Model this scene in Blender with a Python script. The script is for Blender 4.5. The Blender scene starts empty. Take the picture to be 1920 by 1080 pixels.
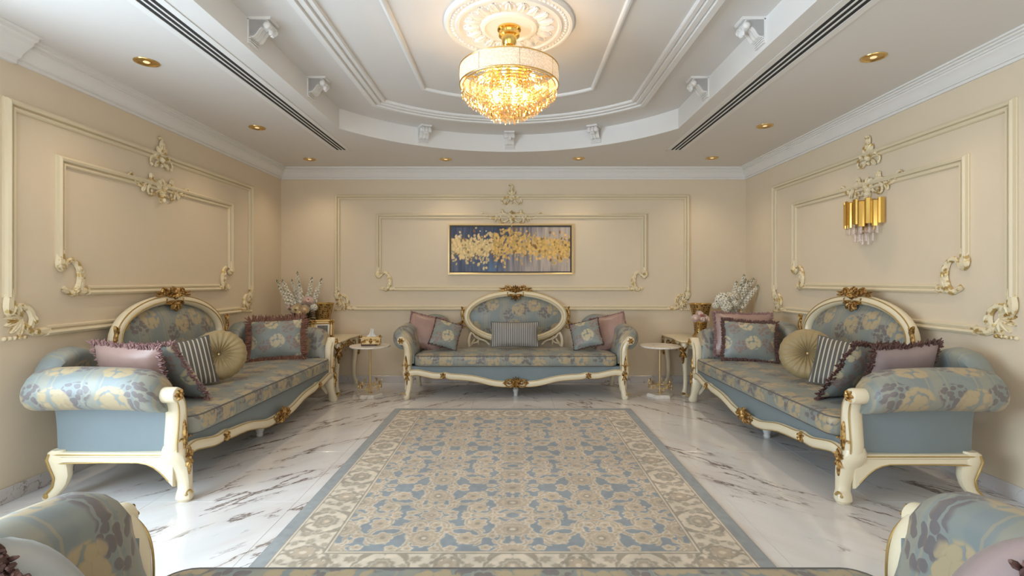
import bpy, math, random
import numpy as np
from mathutils import Matrix, Vector
R = math.radians
PI = math.pi
rnd = random.Random(7)
scn = bpy.context.scene
COL = scn.collection

# ------------------------------------------------------------------ camera, world, lights, exposure
F = 920.0
cam_d = bpy.data.cameras.new('camera')
cam_d.sensor_width = 36.0
cam_d.lens = F / 1920 * 36
cam_d.shift_x = -2 / 1920
cam_d.shift_y = -13 / 1920
cam_d.clip_start = 0.02
cam = bpy.data.objects.new('camera', cam_d)
cam.location = (0, 0, 1.3)
cam.rotation_euler = (R(90), 0, 0)
COL.objects.link(cam)
scn.camera = cam

scn.view_settings.view_transform = 'Standard'
scn.view_settings.look = 'None'
scn.view_settings.gamma = 1.0
scn.view_settings.use_curve_mapping = False
scn.view_settings.exposure = 0.27

world = bpy.data.worlds.new('sky')
scn.world = world
world.use_nodes = True
wbg = world.node_tree.nodes['Background']
wbg.inputs[0].default_value = (0.72, 0.85, 1.0, 1)
wbg.inputs[1].default_value = 1.5


def area(name, loc, rot, sx, sy, power, col):
    d = bpy.data.lights.new(name, 'AREA')
    d.shape = 'RECTANGLE'
    d.size, d.size_y, d.energy, d.color = sx, sy, power, col
    o = bpy.data.objects.new(name, d)
    o.location, o.rotation_euler = loc, rot
    COL.objects.link(o)
    return o


# daylight by the left window, plus an added warm fill from behind the camera
area('daylight_left', (-3.14, 1.0, 1.38), (R(76), 0, R(-90)), 2.7, 2.0, 150, (0.67, 0.85, 1.0))
area('front_fill', (0.0, -1.92, 1.4), (R(90), 0, 0), 4.6, 2.1, 40, (1.0, 0.90, 0.76))

# light thrown up at the ceiling by the sunlit ground outside the left window
area('daylight_ground', (-3.10, 1.0, 0.75), (R(122), 0, R(-90)), 1.8, 0.8, 4, (0.70, 0.87, 1.0))

P_SPOT = 15.0
P_BULB = 1.35
P_LOW = 5.5
WARM = (1.0, 0.74, 0.45)

# room measures (metres, camera at the origin looking along +Y)
XL, XR, YB, YF, H, H2 = -2.975, 2.985, 6.29, -1.8, 2.74, 2.93
CX = -0.04            # middle of the tray ceiling
CY = 3.12             # chandelier


# ------------------------------------------------------------------ materials
def nt(name):
    m = bpy.data.materials.new(name)
    m.use_nodes = True
    t = m.node_tree
    b = t.nodes['Principled BSDF']
    return m, t, b


def N(t, kind, **kw):
    n = t.nodes.new(kind)
    for k, v in kw.items():
        if k.startswith('i_'):
            n.inputs[k[2:].replace('_', ' ')].default_value = v
        else:
            setattr(n, k, v)
    return n


def L(t, a, b):
    t.links.new(a, b)


def math_(t, op, a, b=None, c=None, clamp=False):
    n = t.nodes.new('ShaderNodeMath')
    n.operation = op
    n.use_clamp = clamp
    for i, v in enumerate((a, b, c)):
        if v is None:
            continue
        if isinstance(v, (int, float)):
            n.inputs[i].default_value = v
        else:
            L(t, v, n.inputs[i])
    return n.outputs[0]


def mix(t, fac, a, b):
    n = t.nodes.new('ShaderNodeMix')
    n.data_type = 'RGBA'
    for i, v in ((0, fac), (6, a), (7, b)):
        if isinstance(v, (int, float)):
            n.inputs[i].default_value = v
        elif isinstance(v, tuple):
            n.inputs[i].default_value = v if len(v) == 4 else (*v, 1)
        else:
            L(t, v, n.inputs[i])
    return n.outputs[2]


def step(t, v, lo, hi, a=0.0, b=1.0):
    n = N(t, 'ShaderNodeMapRange', interpolation_type='SMOOTHSTEP')
    n.inputs['From Min'].default_value = lo
    n.inputs['From Max'].default_value = hi
    n.inputs['To Min'].default_value = a
    n.inputs['To Max'].default_value = b
    L(t, v, n.inputs['Value'])
    return n.outputs[0]


def bump(t, b, h, strength, dist=0.01):
    n = N(t, 'ShaderNodeBump')
    n.inputs['Strength'].default_value = strength
    n.inputs['Distance'].default_value = dist
    L(t, h, n.inputs['Height'])
    L(t, n.outputs[0], b.inputs['Normal'])


def noise(t, vec, scale, detail=3.0, rough=0.55):
    n = N(t, 'ShaderNodeTexNoise')
    n.inputs['Scale'].default_value = scale
    n.inputs['Detail'].default_value = detail
    n.inputs['Roughness'].default_value = rough
    if vec is not None:
        L(t, vec, n.inputs['Vector'])
    return n.outputs['Fac']


def voro(t, vec, scale, rand=1.0, feature='F1', dims='3D'):
    n = N(t, 'ShaderNodeTexVoronoi', feature=feature, voronoi_dimensions=dims)
    n.inputs['Scale'].default_value = scale
    n.inputs['Randomness'].default_value = rand
    L(t, vec, n.inputs['Vector'])
    return n


def plain(name, col, rough=0.5, metal=0.0, var=0.06, scale=6.0, bmp=0.0, bscale=60.0, **kw):
    m, t, b = nt(name)
    co = N(t, 'ShaderNodeTexCoord').outputs['Object']
    f = noise(t, co, scale, 4)
    c2 = tuple(max(0, c * (1 - var * 2.2)) for c in col)
    c1 = tuple(min(1, c * (1 + var)) for c in col)
    L(t, mix(t, f, c2, c1), b.inputs['Base Color'])
    b.inputs['Roughness'].default_value = rough
    b.inputs['Metallic'].default_value = metal
    for k, v in kw.items():
        b.inputs[k.replace('_', ' ')].default_value = v
    if bmp:
        bump(t, b, noise(t, co, bscale, 3), bmp, 0.004)
    return m


def gilded(name, base, gold, amount):
    """cream relief with gilding brushed over it"""
    m, t, b = nt(name)
    co = N(t, 'ShaderNodeTexCoord').outputs['Object']
    f = step(t, noise(t, co, 26, 3), amount, amount + 0.10)
    L(t, mix(t, f, base, gold), b.inputs['Base Color'])
    L(t, math_(t, 'MULTIPLY', f, 0.6), b.inputs['Metallic'])
    b.inputs['Roughness'].default_value = 0.42
    return m


def marble(name, base, vein, rough, scale=1.0):
    m, t, b = nt(name)
    g = N(t, 'ShaderNodeNewGeometry')
    s = N(t, 'ShaderNodeSeparateXYZ')
    L(t, g.outputs['Position'], s.inputs[0])
    ax = math_(t, 'ABSOLUTE', s.outputs[0])
    # the slabs are book-matched about the room's axis; veins run diagonally
    along = math_(t, 'SUBTRACT', math_(t, 'MULTIPLY', ax, 0.66), math_(t, 'MULTIPLY', s.outputs[1], 0.75))
    across = math_(t, 'ADD', math_(t, 'MULTIPLY', ax, 0.75), math_(t, 'MULTIPLY', s.outputs[1], 0.66))
    sgn = math_(t, 'MULTIPLY', math_(t, 'GREATER_THAN', s.outputs[0], 0.0), 7.3)
    c = N(t, 'ShaderNodeCombineXYZ')
    L(t, math_(t, 'MULTIPLY', along, 0.40), c.inputs[0])
    L(t, math_(t, 'MULTIPLY', across, 1.55), c.inputs[1])
    L(t, math_(t, 'ADD', math_(t, 'MULTIPLY', s.outputs[2], 1.0), sgn), c.inputs[2])
    v = c.outputs[0]
    masks = []
    for sc, w, lo, off in ((0.85 * scale, 0.011, 0.43, 0.5), (1.35 * scale, 0.009, 0.50, 0.47), (2.2 * scale, 0.008, 0.56, 0.53)):
        n = noise(t, v, sc, 9, 0.62)
        d = math_(t, 'ABSOLUTE', math_(t, 'SUBTRACT', n, off))
        line = step(t, d, 0.0, w, 1, 0)
        br = step(t, noise(t, v, sc * 1.7 + 1.3, 3), lo, lo + 0.14)
        masks.append(math_(t, 'MULTIPLY', line, br))
    mk = math_(t, 'MAXIMUM', masks[0], math_(t, 'MAXIMUM', masks[1], math_(t, 'MULTIPLY', masks[2], 0.7)))
    cloud = step(t, noise(t, v, 1.6 * scale, 6), 0.38, 0.74)
    halo = step(t, math_(t, 'ABSOLUTE', math_(t, 'SUBTRACT', noise(t, v, 0.85 * scale, 9, 0.62), 0.5)), 0.0, 0.09, 1, 0)
    c0 = mix(t, math_(t, 'MULTIPLY', cloud, 0.5), base, tuple(x * 0.78 for x in base))
    c1 = mix(t, math_(t, 'MULTIPLY', halo, 0.22), c0, (0.62, 0.50, 0.42))
    c2 = mix(t, math_(t, 'MULTIPLY', mk, 0.88), c1, vein)
    L(t, c2, b.inputs['Base Color'])
    b.inputs['Roughness'].default_value = rough
    b.inputs['Specular IOR Level'].default_value = 0.55
    return m


def floral(name, ground, gold, mauve, stripe=1.0, size=1.0, sheen=0.08, rough=0.42, mode='back'):
    """satin brocade: faint gold stripes, gold roses and mauve sprays"""
    m, t, b = nt(name)
    co = N(t, 'ShaderNodeTexCoord').outputs['Object']
    s = N(t, 'ShaderNodeSeparateXYZ')
    L(t, co, s.inputs[0])
    # the cloth is unfolded to two coordinates: across the seat, up the back or round the arm roll
    x_, y_, z_ = s.outputs
    if mode == 'arm':
        pu, pv = y_, math_(t, 'SUBTRACT', math_(t, 'ABSOLUTE', x_), z_)
    elif mode == 'seat':
        pu, pv = x_, math_(t, 'SUBTRACT', y_, z_)
    else:
        pu, pv = x_, z_
    fl = N(t, 'ShaderNodeCombineXYZ')
    L(t, pu, fl.inputs[0])
    L(t, pv, fl.inputs[1])
    # wobble
    wn = N(t, 'ShaderNodeTexNoise')
    wn.inputs['Scale'].default_value = 14 / size
    L(t, co, wn.inputs['Vector'])
    wv = N(t, 'ShaderNodeVectorMath', operation='MULTIPLY_ADD')
    L(t, wn.outputs['Color'], wv.inputs[0])
    wv.inputs[1].default_value = (0.035 * size,) * 3
    L(t, fl.outputs[0], wv.inputs[2])
    of = N(t, 'ShaderNodeVectorMath', operation='ADD')
    L(t, wv.outputs[0], of.inputs[0])
    of.inputs[1].default_value = (0.03, {'seat': 0.2425, 'arm': 0.0, 'back': 0.06}[mode], 0.0)
    v = of.outputs[0]
    v2 = N(t, 'ShaderNodeVectorMath', operation='ADD')
    L(t, v, v2.inputs[0])
    v2.inputs[1].default_value = (0.114 * size, 0.045 * size, 0.0)
    big = 4.0 / size
    roses = voro(t, v, big, 0.35, dims='2D')
    spray = voro(t, v2.outputs[0], big, 0.35, dims='2D')
    pet = voro(t, v, 27 / size, 0.8, dims='2D')
    pet2 = voro(t, v2.outputs[0], 29 / size, 0.7, dims='2D')
    rmask = math_(t, 'MULTIPLY', step(t, roses.outputs['Distance'], 0.28, 0.34, 1, 0), step(t, pet.outputs['Distance'], 0.52, 0.60, 1, 0))
    sdist = math_(t, 'ADD', spray.outputs['Distance'], math_(t, 'MULTIPLY', math_(t, 'SUBTRACT', noise(t, v, 9 / size, 2), 0.5), 0.5))
    smask = math_(t, 'MULTIPLY', step(t, sdist, 0.26, 0.32, 1, 0), step(t, pet2.outputs['Distance'], 0.42, 0.48, 1, 0))
    leaf = math_(t, 'MULTIPLY', step(t, spray.outputs['Distance'], 0.44, 0.52, 1, 0), step(t, pet2.outputs['Distance'], 0.62, 0.70, 1, 0))
    # stripes across x
    fx = math_(t, 'FRACT', math_(t, 'MULTIPLY', pu, 4.2 / size))
    wide = math_(t, 'MULTIPLY', step(t, fx, 0.30, 0.34), step(t, fx, 0.52, 0.56, 1, 0))
    thin = math_(t, 'MULTIPLY', step(t, fx, 0.60, 0.61), step(t, fx, 0.635, 0.645, 1, 0))
    thin2 = math_(t, 'MULTIPLY', step(t, fx, 0.21, 0.22), step(t, fx, 0.245, 0.255, 1, 0))
    st = math_(t, 'ADD', math_(t, 'MULTIPLY', wide, 0.30), math_(t, 'MULTIPLY', math_(t, 'ADD', thin, thin2), 0.45))
    c = mix(t, math_(t, 'MULTIPLY', st, stripe), ground, gold)
    shade = noise(t, co, 3.0, 3)
    c = mix(t, math_(t, 'MULTIPLY', shade, 0.16), c, tuple(x * 0.6 for x in ground))
    c = mix(t, math_(t, 'MULTIPLY', leaf, 0.25), c, (0.30, 0.31, 0.24))
    c = mix(t, math_(t, 'MULTIPLY', rmask, 0.86), c, gold)
    edge = math_(t, 'MULTIPLY', rmask, step(t, pet.outputs['Distance'], 0.40, 0.62))
    c = mix(t, math_(t, 'MULTIPLY', edge, 0.35), c, tuple(x * 0.55 for x in gold))
    sub = math_(t, 'MULTIPLY', smask, math_(t, 'SUBTRACT', 1.0, math_(t, 'MULTIPLY', rmask, 0.8)))
    c = mix(t, math_(t, 'MULTIPLY', sub, 0.68), c, mauve)
    L(t, c, b.inputs['Base Color'])
    b.inputs['Roughness'].default_value = rough
    b.inputs['Sheen Weight'].default_value = sheen
    b.inputs['Specular IOR Level'].default_value = 0.6
    weave = noise(t, co, 420, 1)
    hh = math_(t, 'ADD', math_(t, 'MULTIPLY', weave, 0.25), math_(t, 'ADD', rmask, smask))
    bump(t, b, hh, 0.12, 0.002)
    return m


def antique(name):
    """worn gilding: bright gold rubbed over a brown ground"""
    m, t, b = nt(name)
    co = N(t, 'ShaderNodeTexCoord').outputs['Object']
    f = step(t, noise(t, co, 55, 4), 0.40, 0.62)
    L(t, mix(t, f, (0.20, 0.095, 0.025), (0.62, 0.40, 0.14)), b.inputs['Base Color'])
    b.inputs['Metallic'].default_value = 0.7
    b.inputs['Roughness'].default_value = 0.42
    return m


def stripes(name, a, bcol, freq, duty=0.5, axis=0):
    m, t, b = nt(name)
    co = N(t, 'ShaderNodeTexCoord').outputs['Object']
    s = N(t, 'ShaderNodeSeparateXYZ')
    L(t, co, s.inputs[0])
    fx = math_(t, 'FRACT', math_(t, 'MULTIPLY', s.outputs[axis], freq))
    f = math_(t, 'MULTIPLY', step(t, fx, 0.0, 0.08), step(t, fx, duty, duty + 0.08, 1, 0))
    fine = math_(t, 'FRACT', math_(t, 'MULTIPLY', s.outputs[axis], freq * 4))
    f2 = math_(t, 'MULTIPLY', step(t, fine, 0.4, 0.6), 0.25)
    L(t, mix(t, math_(t, 'ADD', f, f2, clamp=True), a, bcol), b.inputs['Base Color'])
    b.inputs['Roughness'].default_value = 0.6
    b.inputs['Sheen Weight'].default_value = 0.08
    bump(t, b, f, 0.4, 0.004)
    return m


def vcol(name, rough, bscale=0.0, bs=0.3):
    m, t, b = nt(name)
    a = N(t, 'ShaderNodeAttribute', attribute_name='pattern')
    co = N(t, 'ShaderNodeTexCoord').outputs['Object']
    c = a.outputs['Color']
    b.inputs['Roughness'].default_value = rough
    if bscale:
        n = noise(t, co, bscale, 2)
        c = mix(t, math_(t, 'MULTIPLY', n, 0.22), c, (0.12, 0.11, 0.10))
        bump(t, b, n, bs, 0.004)
        b.inputs['Sheen Weight'].default_value = 0.2
    L(t, c, b.inputs['Base Color'])
    return m


def crystal(name, tint, clear=0.5):
    m, t, b = nt(name)
    t.nodes.remove(b)
    out = t.nodes['Material Output']
    gl = N(t, 'ShaderNodeBsdfGlossy')
    gl.inputs['Color'].default_value = (tint[0] * .95, tint[1] * .9, tint[2] ** 1.5, 1)
    gl.inputs['Roughness'].default_value = 0.04
    tr = N(t, 'ShaderNodeBsdfTransparent')
    tr.inputs['Color'].default_value = (*tint, 1)
    lw = N(t, 'ShaderNodeLayerWeight')
    lw.inputs['Blend'].default_value = clear
    co = N(t, 'ShaderNodeTexCoord').outputs['Object']
    f = math_(t, 'ADD', lw.outputs['Facing'], math_(t, 'MULTIPLY', noise(t, co, 60, 1), 0.12), clamp=True)
    mx = N(t, 'ShaderNodeMixShader')
    L(t, f, mx.inputs[0])
    L(t, tr.outputs[0], mx.inputs[1])
    L(t, gl.outputs[0], mx.inputs[2])
    L(t, mx.outputs[0], out.inputs[0])
    return m


def glow(name, col, strength):
    m, t, b = nt(name)
    b.inputs['Base Color'].default_value = (*col, 1)
    b.inputs['Emission Color'].default_value = (*col, 1)
    b.inputs['Emission Strength'].default_value = strength
    return m


def shade_cloth(name):
    m, t, b = nt(name)
    out = t.nodes['Material Output']
    co = N(t, 'ShaderNodeTexCoord').outputs['Object']
    v = voro(t, co, 110, 1.0)
    c = mix(t, step(t, v.outputs['Distance'], 0.3, 0.7), (0.95, 0.92, 0.86), (0.80, 0.74, 0.64))
    L(t, c, b.inputs['Base Color'])
    b.inputs['Roughness'].default_value = 0.8
    tl = N(t, 'ShaderNodeBsdfTranslucent')
    L(t, c, tl.inputs['Color'])
    mx = N(t, 'ShaderNodeMixShader')
    mx.inputs[0].default_value = 0.35
    L(t, b.outputs[0], mx.inputs[1])
    L(t, tl.outputs[0], mx.inputs[2])
    L(t, mx.outputs[0], out.inputs[0])
    return m


def pierced_gold(name):
    m, t, b = nt(name)
    co = N(t, 'ShaderNodeTexCoord').outputs['Object']
    v = voro(t, co, 40, 0.4)
    f = step(t, v.outputs['Distance'], 0.28, 0.42)
    L(t, mix(t, f, (0.07, 0.035, 0.012), (0.46, 0.29, 0.10)), b.inputs['Base Color'])
    b.inputs['Metallic'].default_value = 0.75
    b.inputs['Roughness'].default_value = 0.36
    bump(t, b, f, 0.7, 0.006)
    return m


BLUE = (0.218, 0.248, 0.243)
GOLDT = (0.45, 0.345, 0.195)
MAUVE = (0.125, 0.088, 0.098)
M = dict(
    wall=plain('wall_paint', (0.735, 0.615, 0.455), 0.75, var=0.012, bmp=0.05, bscale=220),
    white=plain('white_plaster', (0.80, 0.775, 0.745), 0.6, var=0.012),
    soffit=plain('ceiling_paint', (0.74, 0.705, 0.67), 0.7, var=0.012),
    moulding=plain('cream_moulding', (0.75, 0.64, 0.445), 0.5, var=0.02),
    relief=gilded('cream_relief', (0.79, 0.675, 0.455), (0.56, 0.40, 0.16), 0.50),
    floor=marble('veined_marble', (0.78, 0.755, 0.735), (0.135, 0.080, 0.055), 0.10),
    grout=plain('grout', (0.5, 0.46, 0.42), 0.8),
    skirt=marble('skirting_marble', (0.66, 0.62, 0.60), (0.20, 0.15, 0.13), 0.2, 2.0),
    fabric=floral('floral_brocade', BLUE, GOLDT, MAUVE),
    armfab=floral('floral_brocade_arm', BLUE, GOLDT, MAUVE, mode='arm'),
    seatfab=floral('floral_brocade_seat', BLUE, GOLDT, MAUVE, mode='seat'),
    plainfab=plain('plain_blue_satin', (0.205, 0.250, 0.266), 0.45, var=0.05, scale=3, bmp=0.15, bscale=160, Sheen_Weight=0.10),
    lacquer=plain('cream_lacquer', (0.80, 0.70, 0.50), 0.30, var=0.03, Specular_IOR_Level=0.6),
    gilt=antique('antique_gilt'),
    giltline=plain('gilt_line', (0.55, 0.38, 0.14), 0.4, 0.6, var=0.1),
    gold=plain('polished_gold', (0.85, 0.56, 0.16), 0.16, 1.0, var=0.04),
    brass=plain('brass', (0.72, 0.50, 0.19), 0.25, 1.0, var=0.05),
    pierced=pierced_gold('pierced_gold'),
    dark=plain('dark_slot', (0.03, 0.03, 0.03), 0.8),
    piping=plain('dark_piping', (0.13, 0.12, 0.11), 0.6),
    pink=plain('dusty_pink_satin', (0.40, 0.255, 0.215), 0.32, var=0.10, scale=8, bmp=0.3, bscale=18, Sheen_Weight=0.10),
    mauve=plain('mauve_satin', (0.36, 0.27, 0.26), 0.32, var=0.10, scale=8, bmp=0.3, bscale=18, Sheen_Weight=0.10),
    pale=plain('pale_blue_satin', (0.42, 0.44, 0.43), 0.32, var=0.12, scale=8, bmp=0.5, bscale=16, Sheen_Weight=0.10),
    cushfab=floral('cushion_brocade', (0.215, 0.240, 0.232), (0.54, 0.45, 0.28), (0.24, 0.13, 0.11), 0.0, 0.92),
    striped=stripes('grey_ribbed_stripe', (0.085, 0.085, 0.085), (0.46, 0.42, 0.37), 46, 0.42),
    striped2=stripes('black_cream_stripe', (0.030, 0.028, 0.030), (0.60, 0.54, 0.43), 34, 0.28),
    velvet=plain('gold_velvet', (0.36, 0.265, 0.125), 0.5, var=0.10, scale=10, Sheen_Weight=0.12),
    fringe_pink=plain('pink_fringe', (0.38, 0.215, 0.20), 0.7, var=0.35, scale=45),
    fringe_brown=plain('brown_fringe', (0.155, 0.075, 0.062), 0.7, var=0.4, scale=45),
    fringe_rust=plain('rust_fringe', (0.26, 0.115, 0.075), 0.7, var=0.35, scale=45),
    rug=vcol('woven_rug', 0.95, 260, 0.5),
    rugedge=plain('rug_binding', (0.26, 0.25, 0.22), 0.9),
    canvas=vcol('painted_canvas', 0.55),
    photo=plain('framed_photo', (0.20, 0.17, 0.14), 0.3, var=0.45, scale=40),
    gframe=plain('gilt_frame', (0.68, 0.50, 0.25), 0.35, 0.55, var=0.06),
    bframe=plain('black_frame_lip', (0.03, 0.025, 0.025), 0.4),
    shade=shade_cloth('cream_shade'),
    crystal=crystal('warm_crystal', (1.0, 0.945, 0.80), 0.30),
    clear=crystal('clear_crystal', (0.97, 0.96, 0.93), 0.35),
    pane=crystal('window_glass', (1, 1, 1), 0.03),
    bulb=glow('bulb_glow', (1.0, 0.82, 0.56), 4),
    lampglow=glow('downlight_glow', (1.0, 0.76, 0.42), 0.5),
    tabletop=marble('white_marble_top', (0.80, 0.74, 0.65), (0.35, 0.28, 0.22), 0.15, 3.0),
    tissue=plain('white_tissue', (0.85, 0.84, 0.82), 0.8, var=0.02),
    wood=plain('dark_wood', (0.07, 0.035, 0.02), 0.4),
    petal_white=plain('white_petal', (0.84, 0.79, 0.66), 0.6, var=0.08, scale=30),
    petal_cream=plain('cream_petal', (0.80, 0.62, 0.38), 0.6, var=0.10, scale=30),
    petal_pink=plain('pink_petal', (0.84, 0.66, 0.57), 0.6, var=0.10, scale=30),
    heart=plain('rose_heart', (0.40, 0.10, 0.09), 0.6),
    green=plain('leaf_green', (0.10, 0.13, 0.045), 0.5, var=0.25, scale=20),
    darkleaf=plain('dark_leaf', (0.022, 0.022, 0.026), 0.5, var=0.25, scale=20),
    acrylic=plain('milky_foot', (0.66, 0.64, 0.60), 0.2),
)


# ------------------------------------------------------------------ mesh builder
class MB:
    def __init__(s):
        s.v, s.f, s.M = [], [], Matrix()

    def add(s, pts, faces):
        o = len(s.v)
        Mx = s.M
        s.v += [tuple(Mx @ Vector(p)) for p in pts]
        flip = Mx.determinant() < 0
        s.f += [tuple(o + i for i in (reversed(f) if flip else f)) for f in faces]

    def box(s, x0, x1, y0, y1, z0, z1):
        p = [(x, y, z) for z in (z0, z1) for y in (y0, y1) for x in (x0, x1)]
        s.add(p, [(0, 2, 3, 1), (4, 5, 7, 6), (0, 1, 5, 4), (2, 6, 7, 3), (0, 4, 6, 2), (1, 3, 7, 5)])

    def cbox(s, x0, x1, y0, y1, z0, z1, c=0.006):
        """box with chamfered vertical and top edges"""
        def ring(i, z):
            a, b, cc, d = x0 + i, x1 - i, y0 + i, y1 - i
            return [(a + c, cc, z), (b - c, cc, z), (b, cc + c, z), (b, d - c, z), (b - c, d, z), (a + c, d, z), (a, d - c, z), (a, cc + c, z)]
        s.loft([ring(c, z0), ring(0, z0 + c), ring(0, z1 - c), ring(c, z1)])

    def loft(s, secs, close=True, caps=True, loop=False):
        n, k = len(secs[0]), len(secs)
        pts = [p for q in secs for p in q]
        fs = []
        for i in range(k if loop else k - 1):
            a, b = i * n, ((i + 1) % k) * n
            for j in range(n if close else n - 1):
                j2 = (j + 1) % n
                fs.append((a + j, a + j2, b + j2, b + j))
        if caps and close and not loop:
            fs.append(tuple(reversed(range(n))))
            fs.append(tuple(range((k - 1) * n, k * n)))
        s.add(pts, fs)

    def tube(s, pts, rad, n=8, up=None, loop=False, caps=True):
        pts = [Vector(p) for p in pts]
        k = len(pts)
        if not isinstance(rad, (list,)):
            rad = [rad] * k
        secs = []
        prev = None
        for i, p in enumerate(pts):
            a = pts[(i - 1) % k] if (loop or i > 0) else p
            b = pts[(i + 1) % k] if (loop or i < k - 1) else p
            t = (b - a)
            t = t.normalized() if t.length > 1e-9 else Vector((0, 0, 1))
            if up is not None:
                w = Vector(up)
                sd = t.cross(w)
                sd = sd.normalized() if sd.length > 1e-6 else Vector((1, 0, 0))
                w = sd.cross(t).normalized()
            else:
                if prev is None:
                    prev = Vector((0, 0, 1)) if abs(t.z) < 0.9 else Vector((1, 0, 0))
                w = (prev - t * prev.dot(t)).normalized()
                prev = w
                sd = t.cross(w)
            r = rad[i]
            ra, rb = r if isinstance(r, tuple) else (r, r)
            secs.append([tuple(p + sd * (ra * math.cos(2 * PI * j / n)) + w * (rb * math.sin(2 * PI * j / n))) for j in range(n)])
        s.loft(secs, loop=loop, caps=caps)

    def lathe(s, prof, n=24, c=(0, 0, 0), mod=None):
        secs = []
        for r, z in prof:
            ring = []
            for j in range(n):
                a = 2 * PI * j / n
                q = max(r, 1e-4) * (1 if mod is None else mod(a, r, z))
                ring.append((c[0] + q * math.cos(a), c[1] + q * math.sin(a), c[2] + z))
            secs.append(ring)
        s.loft(secs)

    def ball(s, c, rx, ry, rz, n=8, m=5):
        secs = []
        for i in range(m + 1):
            a = -PI / 2 + PI * i / m
            q = max(math.cos(a), 0.02)
            secs.append([(c[0] + rx * q * math.cos(2 * PI * j / n), c[1] + ry * q * math.sin(2 * PI * j / n), c[2] + rz * math.sin(a)) for j in range(n)])
        s.loft(secs)

    def sweep(s, path, prof, up, loop=False):
        """prof points (side, out) swept along a planar path with mitred corners"""
        up = Vector(up)
        P = [Vector(p) for p in path]
        k = len(P)
        secs = []
        for i in range(k):
            t0 = (P[i] - P[i - 1]).normalized() if (loop or i > 0) else None
            t1 = (P[(i + 1) % k] - P[i]).normalized() if (loop or i < k - 1) else None
            t0 = t0 or t1
            t1 = t1 or t0
            n0, n1 = up.cross(t0), up.cross(t1)
            m = (n0 + n1).normalized()
            m = m / max(m.dot(n0), 0.3)
            secs.append([tuple(P[i] + m * a + up * b) for a, b in prof])
        s.loft(secs, loop=loop)

    # ---- relief ornament drawn in the local XZ plane, raised towards -Y
    def curl(s, u, v, ang, ln, k0, k1, r0, r1, flat=0.8, n=16, p=1.5, seg=6):
        pts, rad = [], []
        a, ds = R(ang), ln / n
        for i in range(n + 1):
            q = i / n
            pts.append((u, -0.5 * max(r0, r1) * flat, v))
            r = r0 + (r1 - r0) * q
            rad.append((r, r * flat))
            a += (k0 + (k1 - k0) * q ** p) * ds
            u += math.cos(a) * ds
            v += math.sin(a) * ds
        s.tube(pts, rad, seg, up=(0, -1, 0))
        s.ball((u, -0.5 * max(r0, r1) * flat, v), r1 * 1.7, r1 * 1.6, r1 * 1.7, 6, 4)
        return u, v

    def path(s, uvr, flat=0.8, seg=6, sub=4):
        """smooth relief tube through (u, v, r) points"""
        pts = catmull([Vector(q) for q in uvr], sub)
        s.tube([(q.x, -q.z * flat * 0.6, q.y) for q in pts], [(q.z, q.z * flat) for q in pts], seg, up=(0, -1, 0))

    def leaf(s, u, v, ang, ln, wd, h=0.012, lift=0.0, bend=0.0):
        a = R(ang)
        n, pts, fs = 6, [], []
        for i in range(n + 1):
            q = i / n
            w = wd * math.sin(PI * min(0.97, 0.12 + q * 0.88)) ** 0.7 * (1 + 0.22 * math.cos(q * 5 * PI)) * 0.5
            aa = a + bend * q
            cu, cv = u + math.cos(aa) * ln * q, v + math.sin(aa) * ln * q
            du, dv = -math.sin(aa), math.cos(aa)
            hh = h * (0.5 + math.sin(PI * q * 0.9))
            for j, (f, g) in enumerate(((-1, 0), (-0.55, 0.85), (0, 0.6), (0.55, 0.85), (1, 0))):
                pts.append((cu + du * w * f, -(lift + hh * g), cv + dv * w * f))
        for i in range(n):
            for j in range(4):
                b = i * 5 + j
                fs.append((b, b + 1, b + 6, b + 5))
        fs.append((0, 5, 10, 15, 20, 25, 30, 34, 29, 24, 19, 14, 9, 4))
        s.add(pts, fs)

    def blob(s, u, v, ru, rv, h):
        s.ball((u, -h * 0.3, v), ru, h, rv, 8, 5)

    def build(s, name, mat, parent=None, smooth=35, kind=None):
        me = bpy.data.meshes.new(name)
        me.from_pydata(s.v, [], s.f)
        me.materials.append(mat)
        if smooth:
            me.polygons.foreach_set('use_smooth', [True] * len(me.polygons))
            me.set_sharp_from_angle(angle=R(smooth))
        me.update()
        o = bpy.data.objects.new(name, me)
        COL.objects.link(o)
        if parent:
            o.parent = parent
        if kind:
            o['kind'] = kind
        return o


def catmull(P, sub=4):
    out = []
    for i in range(len(P) - 1):
        p0, p1, p2, p3 = P[max(i - 1, 0)], P[i], P[i + 1], P[min(i + 2, len(P) - 1)]
        for j in range(sub):
            t = j / sub
            out.append(0.5 * ((2 * p1) + (p2 - p0) * t + (2 * p0 - 5 * p1 + 4 * p2 - p3) * t * t + (3 * p1 - p0 - 3 * p2 + p3) * t ** 3))
    out.append(P[-1])
    return out


def tag(o, label, cat, group=None):
    o['label'] = label
    o['category'] = cat
    if group:
        o['group'] = group
    return o


def thing(name, label, cat, loc=(0, 0, 0), rz=0.0, group=None):
    o = bpy.data.objects.new(name, None)
    o.empty_display_size = 0.05
    COL.objects.link(o)
    o.location = loc
    o.rotation_euler = (0, 0, rz)
    return tag(o, label, cat, group)


def struct(o):
    o['kind'] = 'structure'
    return o


def copy_tree(o, parent=None):
    c = o.copy()
    COL.objects.link(c)
    c.parent = parent
    for ch in list(o.children):
        copy_tree(ch, c)
    return c


def link(name, me, parent, loc, rot=(0, 0, 0), scale=(1, 1, 1)):
    o = bpy.data.objects.new(name, me)
    COL.objects.link(o)
    o.parent = parent
    o.location, o.rotation_euler, o.scale = loc, rot, scale
    return o


def mirror_x(mb):
    mb.M = Matrix.Diagonal((-1, 1, 1, 1)) @ mb.M


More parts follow.
